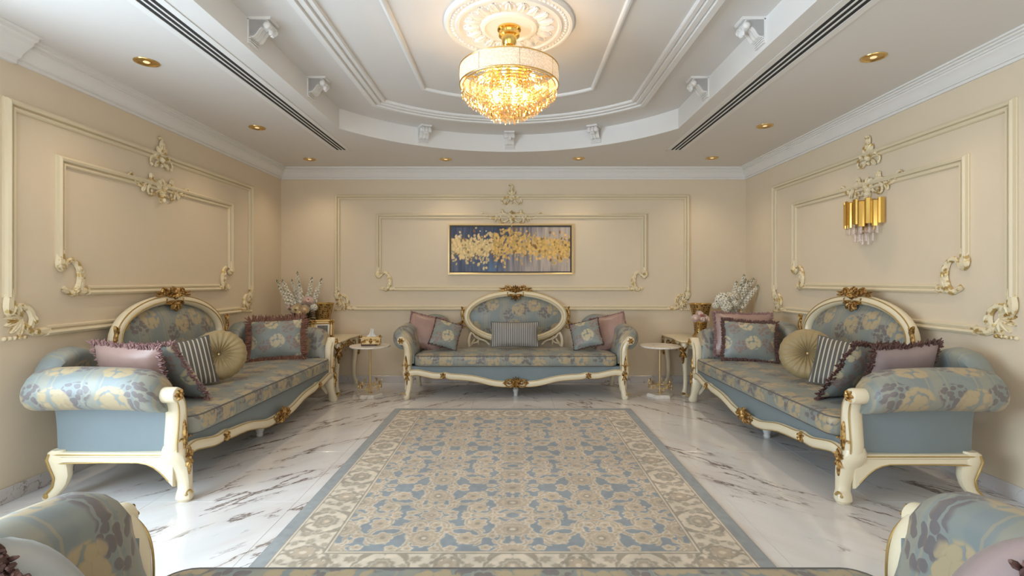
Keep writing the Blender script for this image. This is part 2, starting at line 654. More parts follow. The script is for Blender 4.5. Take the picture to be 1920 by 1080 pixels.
# ------------------------------------------------------------------ room shell
b = MB()
b.box(XL - 0.1, XR + 0.1, YF - 0.1, YB + 0.1, -0.12, -0.012)
floor = struct(b.build('floor', M['grout'], smooth=0))
TS = 0.85
b = MB()
g = TS / 2 - 0.0007
b.loft([[(-g, -g, -0.012), (g, -g, -0.012), (g, g, -0.012), (-g, g, -0.012)], [(-g, -g, -0.0007), (g, -g, -0.0007), (g, g, -0.0007), (-g, g, -0.0007)],
        [(-g + .0008, -g + .0008, 0), (g - .0008, -g + .0008, 0), (g - .0008, g - .0008, 0), (-g + .0008, g - .0008, 0)]])
first = None
for i in range(7):
    for j in range(10):
        x, y = XL - 0.0 + TS * (i + 0.5), YB - TS * (j + 0.5)
        if first is None:
            first = b.build('tile', M['floor'], floor, smooth=0)
            first.location = (x, y, 0)
        else:
            link('tile', first.data, floor, (x, y, 0))

b = MB()
b.box(XL, XR, YB, YB + 0.1, 0, 3.05)
struct(b.build('wall_back', M['wall'], smooth=0))
b = MB()
b.box(XR, XR + 0.1, YF, YB, 0, 3.05)
struct(b.build('wall_right', M['wall'], smooth=0))
b = MB()      # left wall with a tall window near the camera
w0, w1, wz0, wz1 = -0.40, 2.40, 0.3, 2.4
b.box(XL - 0.1, XL, w1, YB, 0, 3.05)
b.box(XL - 0.1, XL, YF, w0, 0, 3.05)
b.box(XL - 0.1, XL, w0, w1, 0, wz0)
b.box(XL - 0.1, XL, w0, w1, wz1, 3.05)
struct(b.build('wall_left', M['wall'], smooth=0))
b = MB()
f0, f1 = -2.3, 2.3
b.box(XL, f0, YF - 0.1, YF, 0, 3.05)
b.box(f1, XR, YF - 0.1, YF, 0, 3.05)
b.box(f0, f1, YF - 0.1, YF, 0, wz0)
b.box(f0, f1, YF - 0.1, YF, wz1, 3.05)
struct(b.build('wall_front', M['wall'], smooth=0))


def window(name, w, mx):
    b = MB()
    b.M = mx
    for x0, x1, z0, z1 in ((0, w, wz0, wz0 + .05), (0, w, wz1 - .05, wz1), (0, .05, wz0, wz1), (w - .05, w, wz0, wz1), (w / 3 - .02, w / 3 + .02, wz0, wz1), (2 * w / 3 - .02, 2 * w / 3 + .02, wz0, wz1)):
        b.box(x0, x1, 0.02, 0.07, z0, z1)
    o = struct(b.build(name, M['white'], smooth=0))
    p = MB()
    p.M = mx
    p.box(0.05, w - .05, 0.04, 0.046, wz0 + .05, wz1 - .05)
    p.build('pane', M['pane'], o, smooth=0)


window('window_1', w1 - w0, Matrix.Translation((XL, w0, 0)) @ Matrix.Rotation(R(90), 4, 'Z'))
window('window_2', f1 - f0, Matrix.Translation((f1, YF, 0)) @ Matrix.Rotation(R(180), 4, 'Z'))


# tray ceiling: rectangle with bowed ends, symmetric about the chandelier
def tray(hw, yc, ya, n=20):
    """outline (counter-clockwise): straight sides at CX +- hw, bowed ends with corner at yc and apex at ya"""
    sag = ya - yc
    rr = (hw * hw + sag * sag) / (2 * sag)
    a = math.asin(min(1, hw / rr))
    top = [(CX + rr * math.sin(a - 2 * a * i / n), ya - rr + rr * math.cos(a - 2 * a * i / n)) for i in range(n + 1)]
    bot = [(2 * CX - x, 2 * CY - y) for x, y in top]
    return top + bot


hole = tray(1.60, 4.63, 5.47, 28)
out = []
for x, y in hole:     # matching points on the room's rectangle
    dx, dy = x - CX, y - CY
    k = min([(XR - CX) / dx if dx > 1e-6 else 1e9, (XL - CX) / dx if dx < -1e-6 else 1e9, (YB - CY) / dy if dy > 1e-6 else 1e9, (YF - CY) / dy if dy < -1e-6 else 1e9])
    out.append((CX + dx * k, CY + dy * k))
b = MB()
nh = len(hole)
b.add([(x, y, H) for x, y in out] + [(x, y, H) for x, y in hole], [(i, i + nh, (i + 1) % nh + nh, (i + 1) % nh) for i in range(nh)])
for cx, cy in ((XL, YF), (XL, YB), (XR, YF), (XR, YB)):   # fill the four corners
    near = sorted(range(nh), key=lambda i: (out[i][0] - cx) ** 2 + (out[i][1] - cy) ** 2)
    a1 = [i for i in near if abs(out[i][0] - cx) < 1e-4][0]
    a2 = [i for i in near if abs(out[i][1] - cy) < 1e-4][0]
    b.add([(cx, cy, H), (*out[a1], H), (*out[a2], H)], [(0, 1, 2)])
ceiling = struct(b.build('ceiling', M['soffit'], smooth=0))
b = MB()
b.add([(x, y, H) for x, y in hole] + [(x, y, H2) for x, y in hole], [(i, i + nh, (i + 1) % nh + nh, (i + 1) % nh) for i in range(nh)])
b.build('tray_edge', M['white'], ceiling, smooth=30)
b = MB()
b.add([(x, y, H2) for x, y in hole], [tuple(range(nh))])
b.build('tray_top', M['soffit'], ceiling, smooth=0)
b = MB()
b.box(XL, XR, YF, YB, 3.0, 3.06)
b.build('roof_slab', M['white'], ceiling, smooth=0)

# stepped and thin mouldings of the tray
sp = [(-0.075, 0), (-0.075, .012), (-0.066, .020), (-0.040, .020), (-0.036, .012), (-0.030, .012), (-0.026, .030), (0.008, .030), (0.012, .022), (0.018, .022), (0.022, .040), (0.062, .040), (0.070, .030), (0.070, 0)]
b = MB()
b.sweep([(x, y, H2) for x, y in reversed(tray(1.18, 4.44, 4.93, 24))], [(-a, c) for a, c in sp], (0, 0, -1), loop=True)
struct(b.build('trim_1', M['white'], smooth=30))
tp = [(-0.02, 0), (-0.02, .006), (-0.012, .016), (0, .020), (0.012, .016), (0.02, .006), (0.02, 0)]
b = MB()
b.sweep([(x, y, H2) for x, y in reversed(tray(0.715, 4.14, 4.38, 20))], tp, (0, 0, -1), loop=True)
struct(b.build('trim_2', M['white'], smooth=30))

# crown moulding and the deeper pelmet cornice over the left window
cp = [(0, -.140), (.016, -.140), (.016, -.122), (.030, -.122), (.026, -.112), (.034, -.104), (.042, -.086), (.060, -.062), (.078, -.050), (.078, -.038), (.090, -.038), (.088, -.026), (.106, -.022), (.106, -.012), (.128, -.012), (.128, 0), (0, 0)]
b = MB()
b.sweep([(XL, YF, H), (XL, YB, H), (XR, YB, H), (XR, YF, H)], [(a, -c) for a, c in cp], (0, 0, -1), loop=True)
struct(b.build('trim_3', M['white'], smooth=25))
b = MB()
pp = [(0, -.15), (.03, -.15), (.035, -.125), (.06, -.12), (.07, -.095), (.10, -.07), (.13, -.05), (.14, -.03), (.16, -.025), (.165, -.008), (.19, -.006), (.19, 0), (0, 0)]
b.loft([[(XL + a, y, H + c) for a, c in pp] for y in (YF, 2.91)])
struct(b.build('trim_4', M['white'], smooth=25))

# marble skirting
for nm, bx in (('back', (XL, XR, YB - .014, YB)), ('left', (XL, XL + .014, YF, YB - .014)), ('right', (XR - .014, XR, YF, YB - .014))):
    b = MB()
    x0, x1, y0, y1 = bx
    b.cbox(x0, x1, y0, y1, 0, 0.088, 0.002)
    struct(b.build('baseboard_' + nm, M['skirt'], smooth=0))

# ------------------------------------------------------------------ wall panels with carved relief
FP = [(-0.034, 0), (-0.034, .012), (-0.027, .022), (-0.015, .022), (-0.012, .010), (-0.004, .010), (0.000, .030), (0.014, .038), (0.027, .030), (0.030, .012), (0.034, .010), (0.034, 0)]


def crest_top(b):
    """upper finial: plume of leaves over two scrolls"""
    for a, ln in ((90, .15), (62, .10), (118, .10), (30, .07), (150, .07)):
        b.leaf(0, -.02, a, ln, .055, .022)
    b.curl(.01, .09, 70, .08, 10, 60, .014, .008)
    for sg in (-1, 1):
        b.curl(sg * .015, -.03, 90 - sg * 70, .16, -sg * 4, -sg * 34, .016, .009)
        b.blob(sg * .085, -.01, .016, .022, .02)
        b.leaf(sg * .03, -.05, -90 + sg * 40, .08, .035, .016)
    b.blob(0, -.035, .024, .03, .03)
    b.blob(0, -.085, .014, .018, .018)


def crest_low(b, w=1.0):
    """wide lower spray: shell and trailing scrolls"""
    for a, ln in ((90, .09), (60, .085), (120, .085), (32, .07), (148, .07)):
        b.leaf(0, -.01, a, ln, .045, .022)
    for k in range(3):
        b.blob(0, -.03 - .035 * k, .040 - .010 * k, .028, .034)
    for sg in (-1, 1):
        b.path([(sg * .03, .0, .018), (sg * .10, .045, .017), (sg * .16, .03, .015), (sg * .21, -.015, .014), (sg * .27 * w, -.01, .012), (sg * .30 * w, .03, .010)])
        b.curl(sg * .29 * w, .02, 90 - sg * 20, .09, -sg * 10, -sg * 60, .012, .008)
        b.curl(sg * .12, .03, -90 + sg * 35, .13, sg * 2, -sg * 45, .016, .009)
        b.curl(sg * .045, -.03, -90 + sg * 30, .09, sg * 10, sg * 50, .013, .008)
        b.leaf(sg * .11, .045, 90 - sg * 15, .06, .04, .016)
        b.leaf(sg * .19, .005, -90 + sg * 20, .075, .035, .016)
        b.leaf(sg * .22, -.01, 90 - sg * 50, .055, .03, .014)


def c_scroll(b):
    """C-scroll in the lower corner of an inner panel; corner at (0,0), panel to +u +v"""
    b.path([(.0, .27, .022), (-.006, .22, .03), (-.012, .18, .034), (.004, .150, .028), (.030, .165, .020), (.035, .185, .014)])
    b.path([(.045, .178, .014), (.075, .205, .018), (.115, .185, .022), (.140, .13, .027), (.143, .07, .029), (.125, .015, .030), (.095, -.015, .026), (.06, -.008, .018), (.025, .025, .013)])
    b.path([(.12, .0, .022), (.16, -.005, .026), (.21, .0, .022)])
    for u, v, a in ((.118, .165, -70), (.13, .12, -85), (.132, .07, -100), (.115, .02, -130), (-.01, .21, -100)):
        b.leaf(u, v, a, .05, .034, .014, lift=.022)
    b.leaf(.07, -.015, 160, .07, .03, .014, lift=.01)
    b.blob(.02, .17, .016, .016, .022)


def acanthus(b):
    """shell and scroll in the lower corner of an outer panel"""
    b.path([(.0, .27, .02), (-.008, .22, .028), (-.014, .165, .03), (-.004, .125, .022), (.022, .13, .014)])
    b.path([(.035, .155, .014), (.075, .165, .018), (.118, .135, .022), (.135, .085, .022), (.122, .035, .022), (.095, .025, .016), (.085, .05, .011)])
    for a in range(-70, 111, 30):
        b.leaf(.075, .085, a + 180, .105, .036, .018)
    b.path([(.11, .01, .02), (.16, -.004, .026), (.22, .0, .024), (.25, .004, .018)])
    for k in range(5):
        b.blob(-.025 + .03 * k, -.025, .015, .013, .014)
    b.leaf(.13, .11, -70, .07, .035, .014, lift=.016)
    b.leaf(.02, .20, -100, .09, .04, .016, lift=.012)


def panel(idx, mx, ou, iu, cu, wcrest):
    """ou, iu = (u0, u1, v0, v1) of outer and inner moulding; mx turns local XZ (raised to -Y) onto the wall"""
    for k, (u0, u1, v0, v1) in enumerate((ou, iu)):
        gp = .20 if k else .22
        b = MB()
        b.M = mx
        b.sweep([(u0, 0, v0 + gp), (u0, 0, v1), (u1, 0, v1), (u1, 0, v0 + gp)], FP, (0, -1, 0))
        b.sweep([(u1 - gp, 0, v0), (u0 + gp, 0, v0)], FP, (0, -1, 0))
        o = struct(b.build('trim_%d' % (idx + k), M['moulding'], smooth=25))
        for sg, uu in ((1, u0), (-1, u1)):
            c = MB()
            c.M = mx @ Matrix.Translation((uu, 0, v0)) @ Matrix.Diagonal((sg, 1, 1, 1))
            (c_scroll if k else acanthus)(c)
            c.build('corner_scroll', M['relief'], o, smooth=50)
        c = MB()
        if k:
            c.M = mx @ Matrix.Translation((cu, -.012, v1 - .01))
            crest_low(c, wcrest)
        else:
            c.M = mx @ Matrix.Translation((cu, -.012, v1 + .01))
            crest_top(c)
        c.build('crest_carving', M['relief'], o, smooth=50)


mxb = Matrix.Translation((0, YB, 0))
mxl = Matrix.Translation((XL, 0, 0)) @ Matrix.Rotation(R(90), 4, 'Z')
mxr = Matrix.Translation((XR, 0, 0)) @ Matrix.Rotation(R(-90), 4, 'Z')
panel(5, mxb, (-2.25, 2.225, .955, 2.375), (-1.72, 1.68, 1.205, 2.13), -.02, 1.1)
panel(7, mxl, (2.89, 5.54, .985, 2.345), (3.215, 5.145, 1.235, 2.09), 4.13, 1.0)
panel(9, mxr, (-5.58, -2.93, .985, 2.355), (-5.18, -3.235, 1.245, 2.10), -4.10, 1.0)


# ------------------------------------------------------------------ ceiling fittings
def vent(x0, x1, label):
    t = thing('linear_air_vent', label, 'air vent', ((x0 + x1) / 2, 2.4, H), 0, 'linear slot vents in the ceiling')
    w = (x1 - x0) / 2
    b = MB()
    y0, y1 = -3.6, 2.985
    b.box(-w, w, y0, y1, -.0012, .001)
    b.build('slot_backing', M['dark'], t, smooth=0)
    n = 3
    pitch = 2 * w / n
    for k in range(n + 1):
        x = -w + pitch * k
        b = MB()
        hw_ = .022 if k in (0, n) else .0055
        xc = x + (-.018 if k == 0 else .018 if k == n else 0)
        b.box(xc - hw_, xc + hw_, y0, y1 + .01, -.0045, -.001)
        b.build('vent_bar', M['white'], t, smooth=0)
    b = MB()
    b.box(-w - .04, w + .04, y1, y1 + .025, -.0045, -.001)
    b.build('end_bar', M['white'], t, smooth=0)


vent(-1.935, -1.825, 'black three-slot linear air vent in the left side of the ceiling')
vent(1.722, 1.838, 'black three-slot linear air vent in the right side of the ceiling')

b = MB()
b.lathe([(.074, -.001), (.072, -.006), (.060, -.008), (.054, -.003), (.050, -.001), (.050, 0)], 28)
ring_me = b
SP = [(-2.407, 3.223, 'brass recessed downlight in the ceiling left of the vent, nearest the camera'),
      (-2.40, 4.60, 'brass recessed downlight, second from the camera along the left wall'),
      (-2.404, 5.80, 'brass recessed downlight in the back left corner of the ceiling'),
      (-.796, 5.80, 'brass recessed downlight above the left half of the back wall'),
      (.770, 5.76, 'brass recessed downlight above the right half of the back wall'),
      (2.325, 5.735, 'brass recessed downlight in the back right corner of the ceiling'),
      (2.335, 4.55, 'brass recessed downlight, second from the camera along the right wall'),
      (2.317, 3.154, 'brass recessed downlight in the ceiling right of the vent, nearest the camera')]
dl = None
for x, y, lab in SP:
    if dl is None:
        dl = thing('ceiling_downlight', lab, 'downlight', (x, y, H), 0, 'brass recessed downlights')
        b.build('trim_ring', M['brass'], dl)
        c = MB()
        c.lathe([(.053, -.0012), (.035, -.0022), (.0, -.0026)], 24)
        c.build('reflector', M['brass'], dl)
        c = MB()
        c.lathe([(.02, -.0024), (.016, -.006), (.0, -.008)], 16)
        c.build('lamp_lens', M['lampglow'], dl)
    else:
        d = copy_tree(dl)
        d.location = (x, y, H)
        d['label'] = lab
    ld = bpy.data.lights.new('downlight_beam', 'SPOT')
    ld.energy, ld.color, ld.spot_size, ld.spot_blend, ld.shadow_soft_size = P_SPOT, (1.0, .80, .56), R(125), 1.0, .04
    lo = bpy.data.objects.new('downlight_beam', ld)
    lo.location = (x, y, H - .02)
    COL.objects.link(lo)


# corbels on the tray edge: local -Y points into the tray, top at z=0
def make_corbel(label):
    t = thing('plaster_corbel', label, 'corbel', group='carved corbels around the ceiling tray')
    b = MB()
    b.box(-.054, .054, -.010, 0, -.160, 0)
    for z in (-.125, -.14, -.155):
        b.box(-.052, .052, -.02, -.011, z - .005, z + .003)
    b.build('back_plate', M['white'], t, smooth=0)
    b = MB()
    prof = [(-.012, 0), (-.125, -.018), (-.135, -.03), (-.14, -.05), (-.128, -.068), (-.105, -.07), (-.09, -.062), (-.075, -.075), (-.06, -.10), (-.045, -.118), (-.028, -.124), (-.012, -.118)]
    for x0, x1 in ((-.05, -.02), (-.014, .014), (.02, .05)):
        b.loft([[(x0, y, z) for y, z in prof], [(x1, y, z) for y, z in prof]])
    b.loft([[(-.05, y * .93, z * .93 - .002) for y, z in prof], [(.05, y * .93, z * .93 - .002) for y, z in prof]])
    b.build('scroll_bracket', M['white'], t, smooth=30)
    b = MB()
    b.box(-.054, .054, -.140, 0, -.014, 0)
    b.box(-.058, .058, -.147, 0, -.008, 0)
    b.build('cap_slab', M['white'], t, smooth=0)
    b = MB()
    b.M = Matrix.Translation((0, -.118, -.05))
    for a in (250, 270, 290):
        b.leaf(0, 0, a, .05, .03, .016)
    for sg in (-1, 1):
        b.ball((sg * .052, 0, -.0), .012, .022, .022, 8, 5)
    b.build('acanthus_leaf', M['white'], t, smooth=50)
    return t


rr_ = (1.6 * 1.6 + .84 * .84) / (2 * .84)
cb = []
for y, w in ((3.08, 'nearest the camera'), (3.96, 'nearer the back wall')):
    cb.append((CX - 1.6, y, 90, 'carved white corbel on the left side of the ceiling tray, ' + w))
    cb.append((CX + 1.6, y, -90, 'carved white corbel on the right side of the ceiling tray, ' + w))
for a, w in ((-28.5, 'left of the three on the curved end of the ceiling tray'), (0, 'in the middle of the curved end of the ceiling tray'), (28.5, 'right of the three on the curved end of the ceiling tray')):
    cb.append((CX + rr_ * math.sin(R(a)), 5.47 - rr_ + rr_ * math.cos(R(a)), -a, 'carved white corbel ' + w))
c0 = None
for x, y, a, lab in cb:
    if c0 is None:
        c0 = o = make_corbel(lab)
    else:
        o = copy_tree(c0)
        o['label'] = lab
    o.location = (x, y, H2)
    o.rotation_euler = (0, 0, R(a))

# ceiling medallion
t = thing('ceiling_medallion', 'round carved plaster ceiling medallion above the chandelier', 'ceiling medallion', (CX + .015, CY, H2))
b = MB()
b.lathe([(.412, 0), (.412, -.014), (.400, -.026), (.385, -.026), (.378, -.018), (.345, -.018), (.335, -.030), (.318, -.030), (.310, -.018), (.19, -.014), (.175, -.030), (.155, -.034), (.145, -.022), (.10, -.026), (0, -.026)], 56)
b.build('rose_plate', M['white'], t, smooth=30)
b = MB()
for k in range(20):
    a = 2 * PI * k / 20
    b.M = Matrix.Rotation(a, 4, 'Z') @ Matrix.Translation((0, 0, -.014)) @ Matrix.Rotation(R(90), 4, 'X')
    b.M = Matrix.Rotation(a, 4, 'Z') @ Matrix(((1, 0, 0, 0), (0, 0, 1, 0), (0, 1, 0, -.014), (0, 0, 0, 1)))
    b.leaf(0, .19, 90, .10, .05, .018)
    b.curl(.02, .20, 60, .09, 4, 40, .009, .005)
    b.curl(-.02, .20, 120, .09, -4, -40, .009, .005)
    b.blob(.046, .25, .010, .012, .014)
b.build('acanthus_ring', M['white'], t, smooth=50)
b = MB()
for k in range(72):
    a = 2 * PI * k / 72
    b.ball((.362 * math.cos(a), .362 * math.sin(a), -.019), .011, .011, .010, 6, 4)
b.build('bead_ring', M['white'], t, smooth=50)

# chandelier
t = thing('crystal_chandelier', 'crystal chandelier with cream drum shade and gold canopy', 'chandelier', (CX + .015, CY, 0))
b = MB()
b.lathe([(.075, 2.905), (.075, 2.893), (.062, 2.885), (.058, 2.872), (.068, 2.866), (.066, 2.856), (.050, 2.850), (.046, 2.815), (.036, 2.795), (.026, 2.790), (.024, 2.775), (.012, 2.768), (0, 2.768)], 28)
b.build('canopy', M['gold'], t)
b = MB()
b.lathe([(.009, 2.775), (.009, 2.58)], 10)
b.build('stem', M['gold'], t)
b = MB()
n = 64
b.loft([[(r * math.cos(2 * PI * j / n), r * math.sin(2 * PI * j / n), z) for j in range(n)] for r, z in ((.312, 2.642), (.316, 2.59), (.312, 2.537), (.309, 2.537), (.309, 2.642))], caps=False)
sh = b.build('drum_shade', M['shade'], t)
b = MB()
for z in (2.643, 2.537):
    b.tube([(.3125 * math.cos(2 * PI * j / n), .3125 * math.sin(2 * PI * j / n), z) for j in range(n)], .0042, 6, loop=True)
b.build('gold_rim', M['brass'], sh)
for k in range(8):
    b = MB()
    a = 2 * PI * k / 8 + .2
    b.tube([(.3155 * math.cos(a), .3155 * math.sin(a), z) for z in (2.64, 2.54)], .0012, 4)
    b.build('shade_seam', M['brass'], sh)
b = MB()
b.lathe([(.012, 2.606), (.160, 2.606), (.164, 2.602), (.160, 2.598), (.012, 2.598)], 40)
b.build('light_baffle', M['gold'], t)  # unseen disc added to hold back bulb light from the medallion
frame_b = MB()
for k in range(6):
    a = 2 * PI * k / 6
    frame_b.tube([(.01 * math.cos(a), .01 * math.sin(a), 2.60), (.308 * math.cos(a), .308 * math.sin(a), 2.60)], .006, 6)
TIERS = [(.292, 58, 2.535, 2), (.250, 50, 2.500, 2), (.205, 42, 2.470, 2), (.160, 32, 2.440, 2), (.115, 24, 2.412, 2), (.065, 14, 2.40, 2)]
for r, *_ in TIERS:
    frame_b.tube([(r * math.cos(2 * PI * j / 40), r * math.sin(2 * PI * j / 40), 2.535) for j in range(40)], .004, 5, loop=True)
frame_b.build('inner_frame', M['gold'], t)
b = MB()          # one drop: a bead over a faceted pendant
b.lathe([(0, 0), (.007, -.006), (.007, -.010), (0, -.016), (.0085, -.030), (.0105, -.050), (.007, -.070), (0, -.082)], 6)
drop = None
strand = MB()
for r, cnt, z, _ in TIERS:
    for k in range(cnt):
        a = 2 * PI * (k + rnd.uniform(-.15, .15)) / cnt
        x, y = r * math.cos(a), r * math.sin(a)
        if drop is None:
            drop = b.build('crystal_drop', M['crystal'], t, smooth=0)
            drop.location = (x, y, z)
        else:
            link('crystal_drop', drop.data, t, (x, y, z), (0, 0, a), (1, 1, rnd.uniform(.95, 1.1)))
        q = 2.535
        while q > z + .004:
            strand.lathe([(0, 0), (.007, -.008), (.007, -.011), (0, -.019)], 6, (x, y, q))
            q -= .02
strand.build('bead_strand', M['crystal'], t, smooth=0, kind='stuff')
for k in range(11):
    low = k >= 6
    a = 2 * PI * (k + .35) / 6 if not low else 2 * PI * k / 5
    br = .10 if low else .185
    x, y, bz = br * math.cos(a), br * math.sin(a), 2.475 if low else 2.555
    b = MB()
    b.ball((x, y, bz), .016, .016, .024, 10, 7)
    b.build('bulb', M['bulb'], t)
    ld = bpy.data.lights.new('bulb_light', 'POINT')
    ld.energy, ld.color, ld.shadow_soft_size = (P_LOW if low else P_BULB), WARM, .022
    lo = bpy.data.objects.new('bulb_light', ld)
    lo.location = (CX + .015 + x, CY + y, bz + .008)
    COL.objects.link(lo)

# wall sconce on the right wall
t = thing('wall_sconce', 'gold wall sconce with hanging crystal rods on the right wall', 'wall light', (XR, 4.10, 0), R(-90))
b = MB()
b.cbox(-.07, .07, -.022, 0, 1.72, 1.98, .006)
b.build('back_plate', M['brass'], t, smooth=0)
b = MB()
for r, z in ((.14, 1.955), (.095, 1.80), (.06, 1.70)):
    b.tube([(r * 1.2 * math.cos(PI + PI * j / 16), -.02 + r * math.sin(PI + PI * j / 16), z) for j in range(17)], .005, 5)
b.build('arm_ring', M['brass'], t)
rod = MB()
for x0, x1 in ((-.019, .019),):
    pf = [(-.023, .004), (-.023, -.006), (-.012, -.014), (.012, -.014), (.023, -.006), (.023, .004)]
    rod.loft([[(x, y, 0) for x, y in pf], [(x, y, .205) for x, y in pf]])
first = None
for k in range(11):
    a = PI + PI * (k + .5) / 11
    x, y = .178 * math.cos(a), -.02 + .145 * math.sin(a)
    z = 1.745 + (0 if k % 2 else .022)
    if first is None:
        first = rod.build('gold_rod', M['gold'], t, smooth=0)
        o = first
        o.location, o.rotation_euler = (x, y, z), (0, 0, a - PI * 1.5)
    else:
        link('gold_rod', first.data, t, (x, y, z), (0, 0, a - PI * 1.5))
rod = MB()
rod.lathe([(0, 0), (.011, .004), (.011, .125), (.006, .135), (0, .135)], 8)
first = None
for r, cnt, z in ((.135, 8, 1.685), (.085, 6, 1.625), (.04, 3, 1.60)):
    for k in range(cnt):
        a = PI + PI * (k + .5) / cnt
        p = (r * 1.1 * math.cos(a), -.025 + r * math.sin(a), z)
        if first is None:
            first = rod.build('crystal_rod', M['clear'], t, smooth=0)
            first.location = p
        else:
            link('crystal_rod', first.data, t, p)

# ------------------------------------------------------------------ painting
t = thing('framed_painting', 'wide gold framed abstract painting of gold leaf on blue hung on the back wall', 'painting', (-.03, YB, 1.706))
pw, ph = .80, .325
gw, gh = 300, 120
uu, vv = np.meshgrid(np.linspace(0, 1, gw), np.linspace(0, 1, gh))
rs = np.random.RandomState(3)


def smooth_noise(shape, cells, rs):
    """bilinear value noise"""
    h, w = shape
    g_ = rs.rand(cells[1] + 2, cells[0] + 2)
    y = np.linspace(0, cells[1], h, endpoint=False)
    x = np.linspace(0, cells[0], w, endpoint=False)
    yi, xi = y.astype(int), x.astype(int)
    fy, fx = (y - yi)[:, None], (x - xi)[None, :]
    fy, fx = fy * fy * (3 - 2 * fy), fx * fx * (3 - 2 * fx)
    a = g_[np.ix_(yi, xi)] * (1 - fx) + g_[np.ix_(yi, xi + 1)] * fx
    c = g_[np.ix_(yi + 1, xi)] * (1 - fx) + g_[np.ix_(yi + 1, xi + 1)] * fx
    return a * (1 - fy) + c * fy


navy, grey, beige = np.array([.030, .045, .095]), np.array([.14, .16, .22]), np.array([.50, .41, .35])
drip = smooth_noise((gh, gw), (90, 3), rs)
big = smooth_noise((gh, gw), (6, 3), rs)
k = np.clip((uu - .36) / .42 + (big - .5) * .5 + (drip - .5) * .35, 0, 1)[..., None]
k2 = np.clip(drip * .9 + (.5 - vv) * .5 - .1, 0, 1)[..., None]
img = navy * (1 - k2) + grey * k2
bl = np.clip((.45 - vv) * 2.2, 0, 1)[..., None] * np.clip(1 - abs(uu - .33) / .22, 0, 1)[..., None] * drip[..., None]
img = img * (1 - bl) + np.array([.10, .20, .36]) * bl
img = img * (1 - k) + beige * k * (.75 + .4 * drip[..., None])
asp = pw / ph
for _ in range(1500):
    cu = rs.rand()
    spread = .115 + .045 * math.sin(cu * PI)
    cv = .56 + rs.randn() * spread * .95 - .04 * math.sin(cu * 9)
    ru, rv = rs.uniform(.006, .013), rs.uniform(.022, .050)
    an = rs.uniform(-.5, .5)
    du, dv = (uu - cu), (vv - cv)
    e = ((du * math.cos(an) + dv / asp * math.sin(an)) / ru) ** 2 + ((dv * math.cos(an) - du * asp * math.sin(an)) / rv) ** 2
    col = np.array([.80, .50, .14]) * rs.uniform(.65, 1.15) if cu > .35 else np.array([.84, .62, .28]) * rs.uniform(.7, 1.1)
    if rs.rand() < .10:
        col = np.array([.22, .11, .03])
    mk = np.clip(1.5 - e * 1.3, 0, 1)[..., None] * .9
    img = img * (1 - mk) + col * mk
for cu, cv, q in ((.07, .78, .018), (.245, .90, .010), (.295, .90, .010)):
    mk = np.clip(2 - 2 * (((uu - cu) * asp) ** 2 + ((vv - cv)) ** 2) / (q * 1.6) ** 2, 0, 1)[..., None]
    img = img * (1 - mk) + np.array([.75, .65, .45]) * mk


def colour_grid(name, x0, x1, y0, y1, img, mat, parent, vertical, thick):
    """flat grid carrying a colour per vertex, with a thin edge"""
    gh, gw = img.shape[:2]
    xs, ys = np.meshgrid(np.linspace(x0, x1, gw), np.linspace(y0, y1, gh))
    co = np.zeros((gh * gw, 3), np.float32)
    if vertical:
        co[:, 0], co[:, 1], co[:, 2] = xs.ravel(), -thick, ys.ravel()
    else:
        co[:, 0], co[:, 1], co[:, 2] = xs.ravel(), ys.ravel(), thick
    i = np.arange(gh * gw).reshape(gh, gw)
    q = np.stack([i[:-1, :-1], i[:-1, 1:], i[1:, 1:], i[1:, :-1]], -1).reshape(-1, 4)
    me = bpy.data.meshes.new(name)
    me.vertices.add(len(co))
    me.vertices.foreach_set('co', co.ravel())
    me.loops.add(q.size)
    me.loops.foreach_set('vertex_index', q.ravel().astype(np.int32))
    me.polygons.add(len(q))
    me.polygons.foreach_set('loop_start', np.arange(0, q.size, 4, dtype=np.int32))
    me.update(calc_edges=True)
    at = me.color_attributes.new('pattern', 'FLOAT_COLOR', 'POINT')
    c4 = np.ones((gh * gw, 4), np.float32)
    c4[:, :3] = img.reshape(-1, 3)
    at.data.foreach_set('color', c4.ravel())
    me.materials.append(mat)
    o = bpy.data.objects.new(name, me)
    COL.objects.link(o)
    o.parent = parent
    return o


colour_grid('canvas', -pw + .035, pw - .035, -ph + .035, ph - .035, np.clip(img, 0, 1), M['canvas'], t, True, .03)
b = MB()
b.sweep([(-pw + .015, 0, -ph + .015), (pw - .015, 0, -ph + .015), (pw - .015, 0, ph - .015), (-pw + .015, 0, ph - .015)], [(-.014, 0), (-.014, .048), (.002, .050), (.010, .044), (.010, 0)], (0, -1, 0), loop=True)
b.build('frame', M['gframe'], t, smooth=20)
b = MB()
b.sweep([(-pw + .033, 0, -ph + .033), (pw - .033, 0, -ph + .033), (pw - .033, 0, ph - .033), (-pw + .033, 0, ph - .033)], [(-.009, .0), (-.009, .036), (.009, .036), (.009, 0)], (0, -1, 0), loop=True)
b.build('inner_lip', M['bframe'], t, smooth=20)

# ------------------------------------------------------------------ rug: arabesque drawn per vertex
RX0, RX1, RY0, RY1 = -1.19, 1.185, 2.03, 4.965
C_BLUE, C_GOLD, C_CREAM, C_TAN, C_EDGE = [np.array(c) for c in ((.255, .285, .300), (.490, .380, .260), (.700, .595, .455), (.340, .280, .200), (.300, .312, .308))]


def canvas_tile(w, h, bg, res=.004):
    xs, ys = np.meshgrid(np.arange(0, w, res), np.arange(0, h, res))
    return [xs, ys, np.broadcast_to(bg, (*xs.shape, 3)).copy()]


def paint(tl, mk, col):
    tl[2] = tl[2] * (1 - mk[..., None]) + col * mk[..., None]


def d_stroke(tl, pts):
    xs, ys, _ = tl
    d = np.full(xs.shape, 9.0)
    for x, y, w in pts:
        d = np.minimum(d, np.hypot(xs - x, ys - y) - w)
    return d


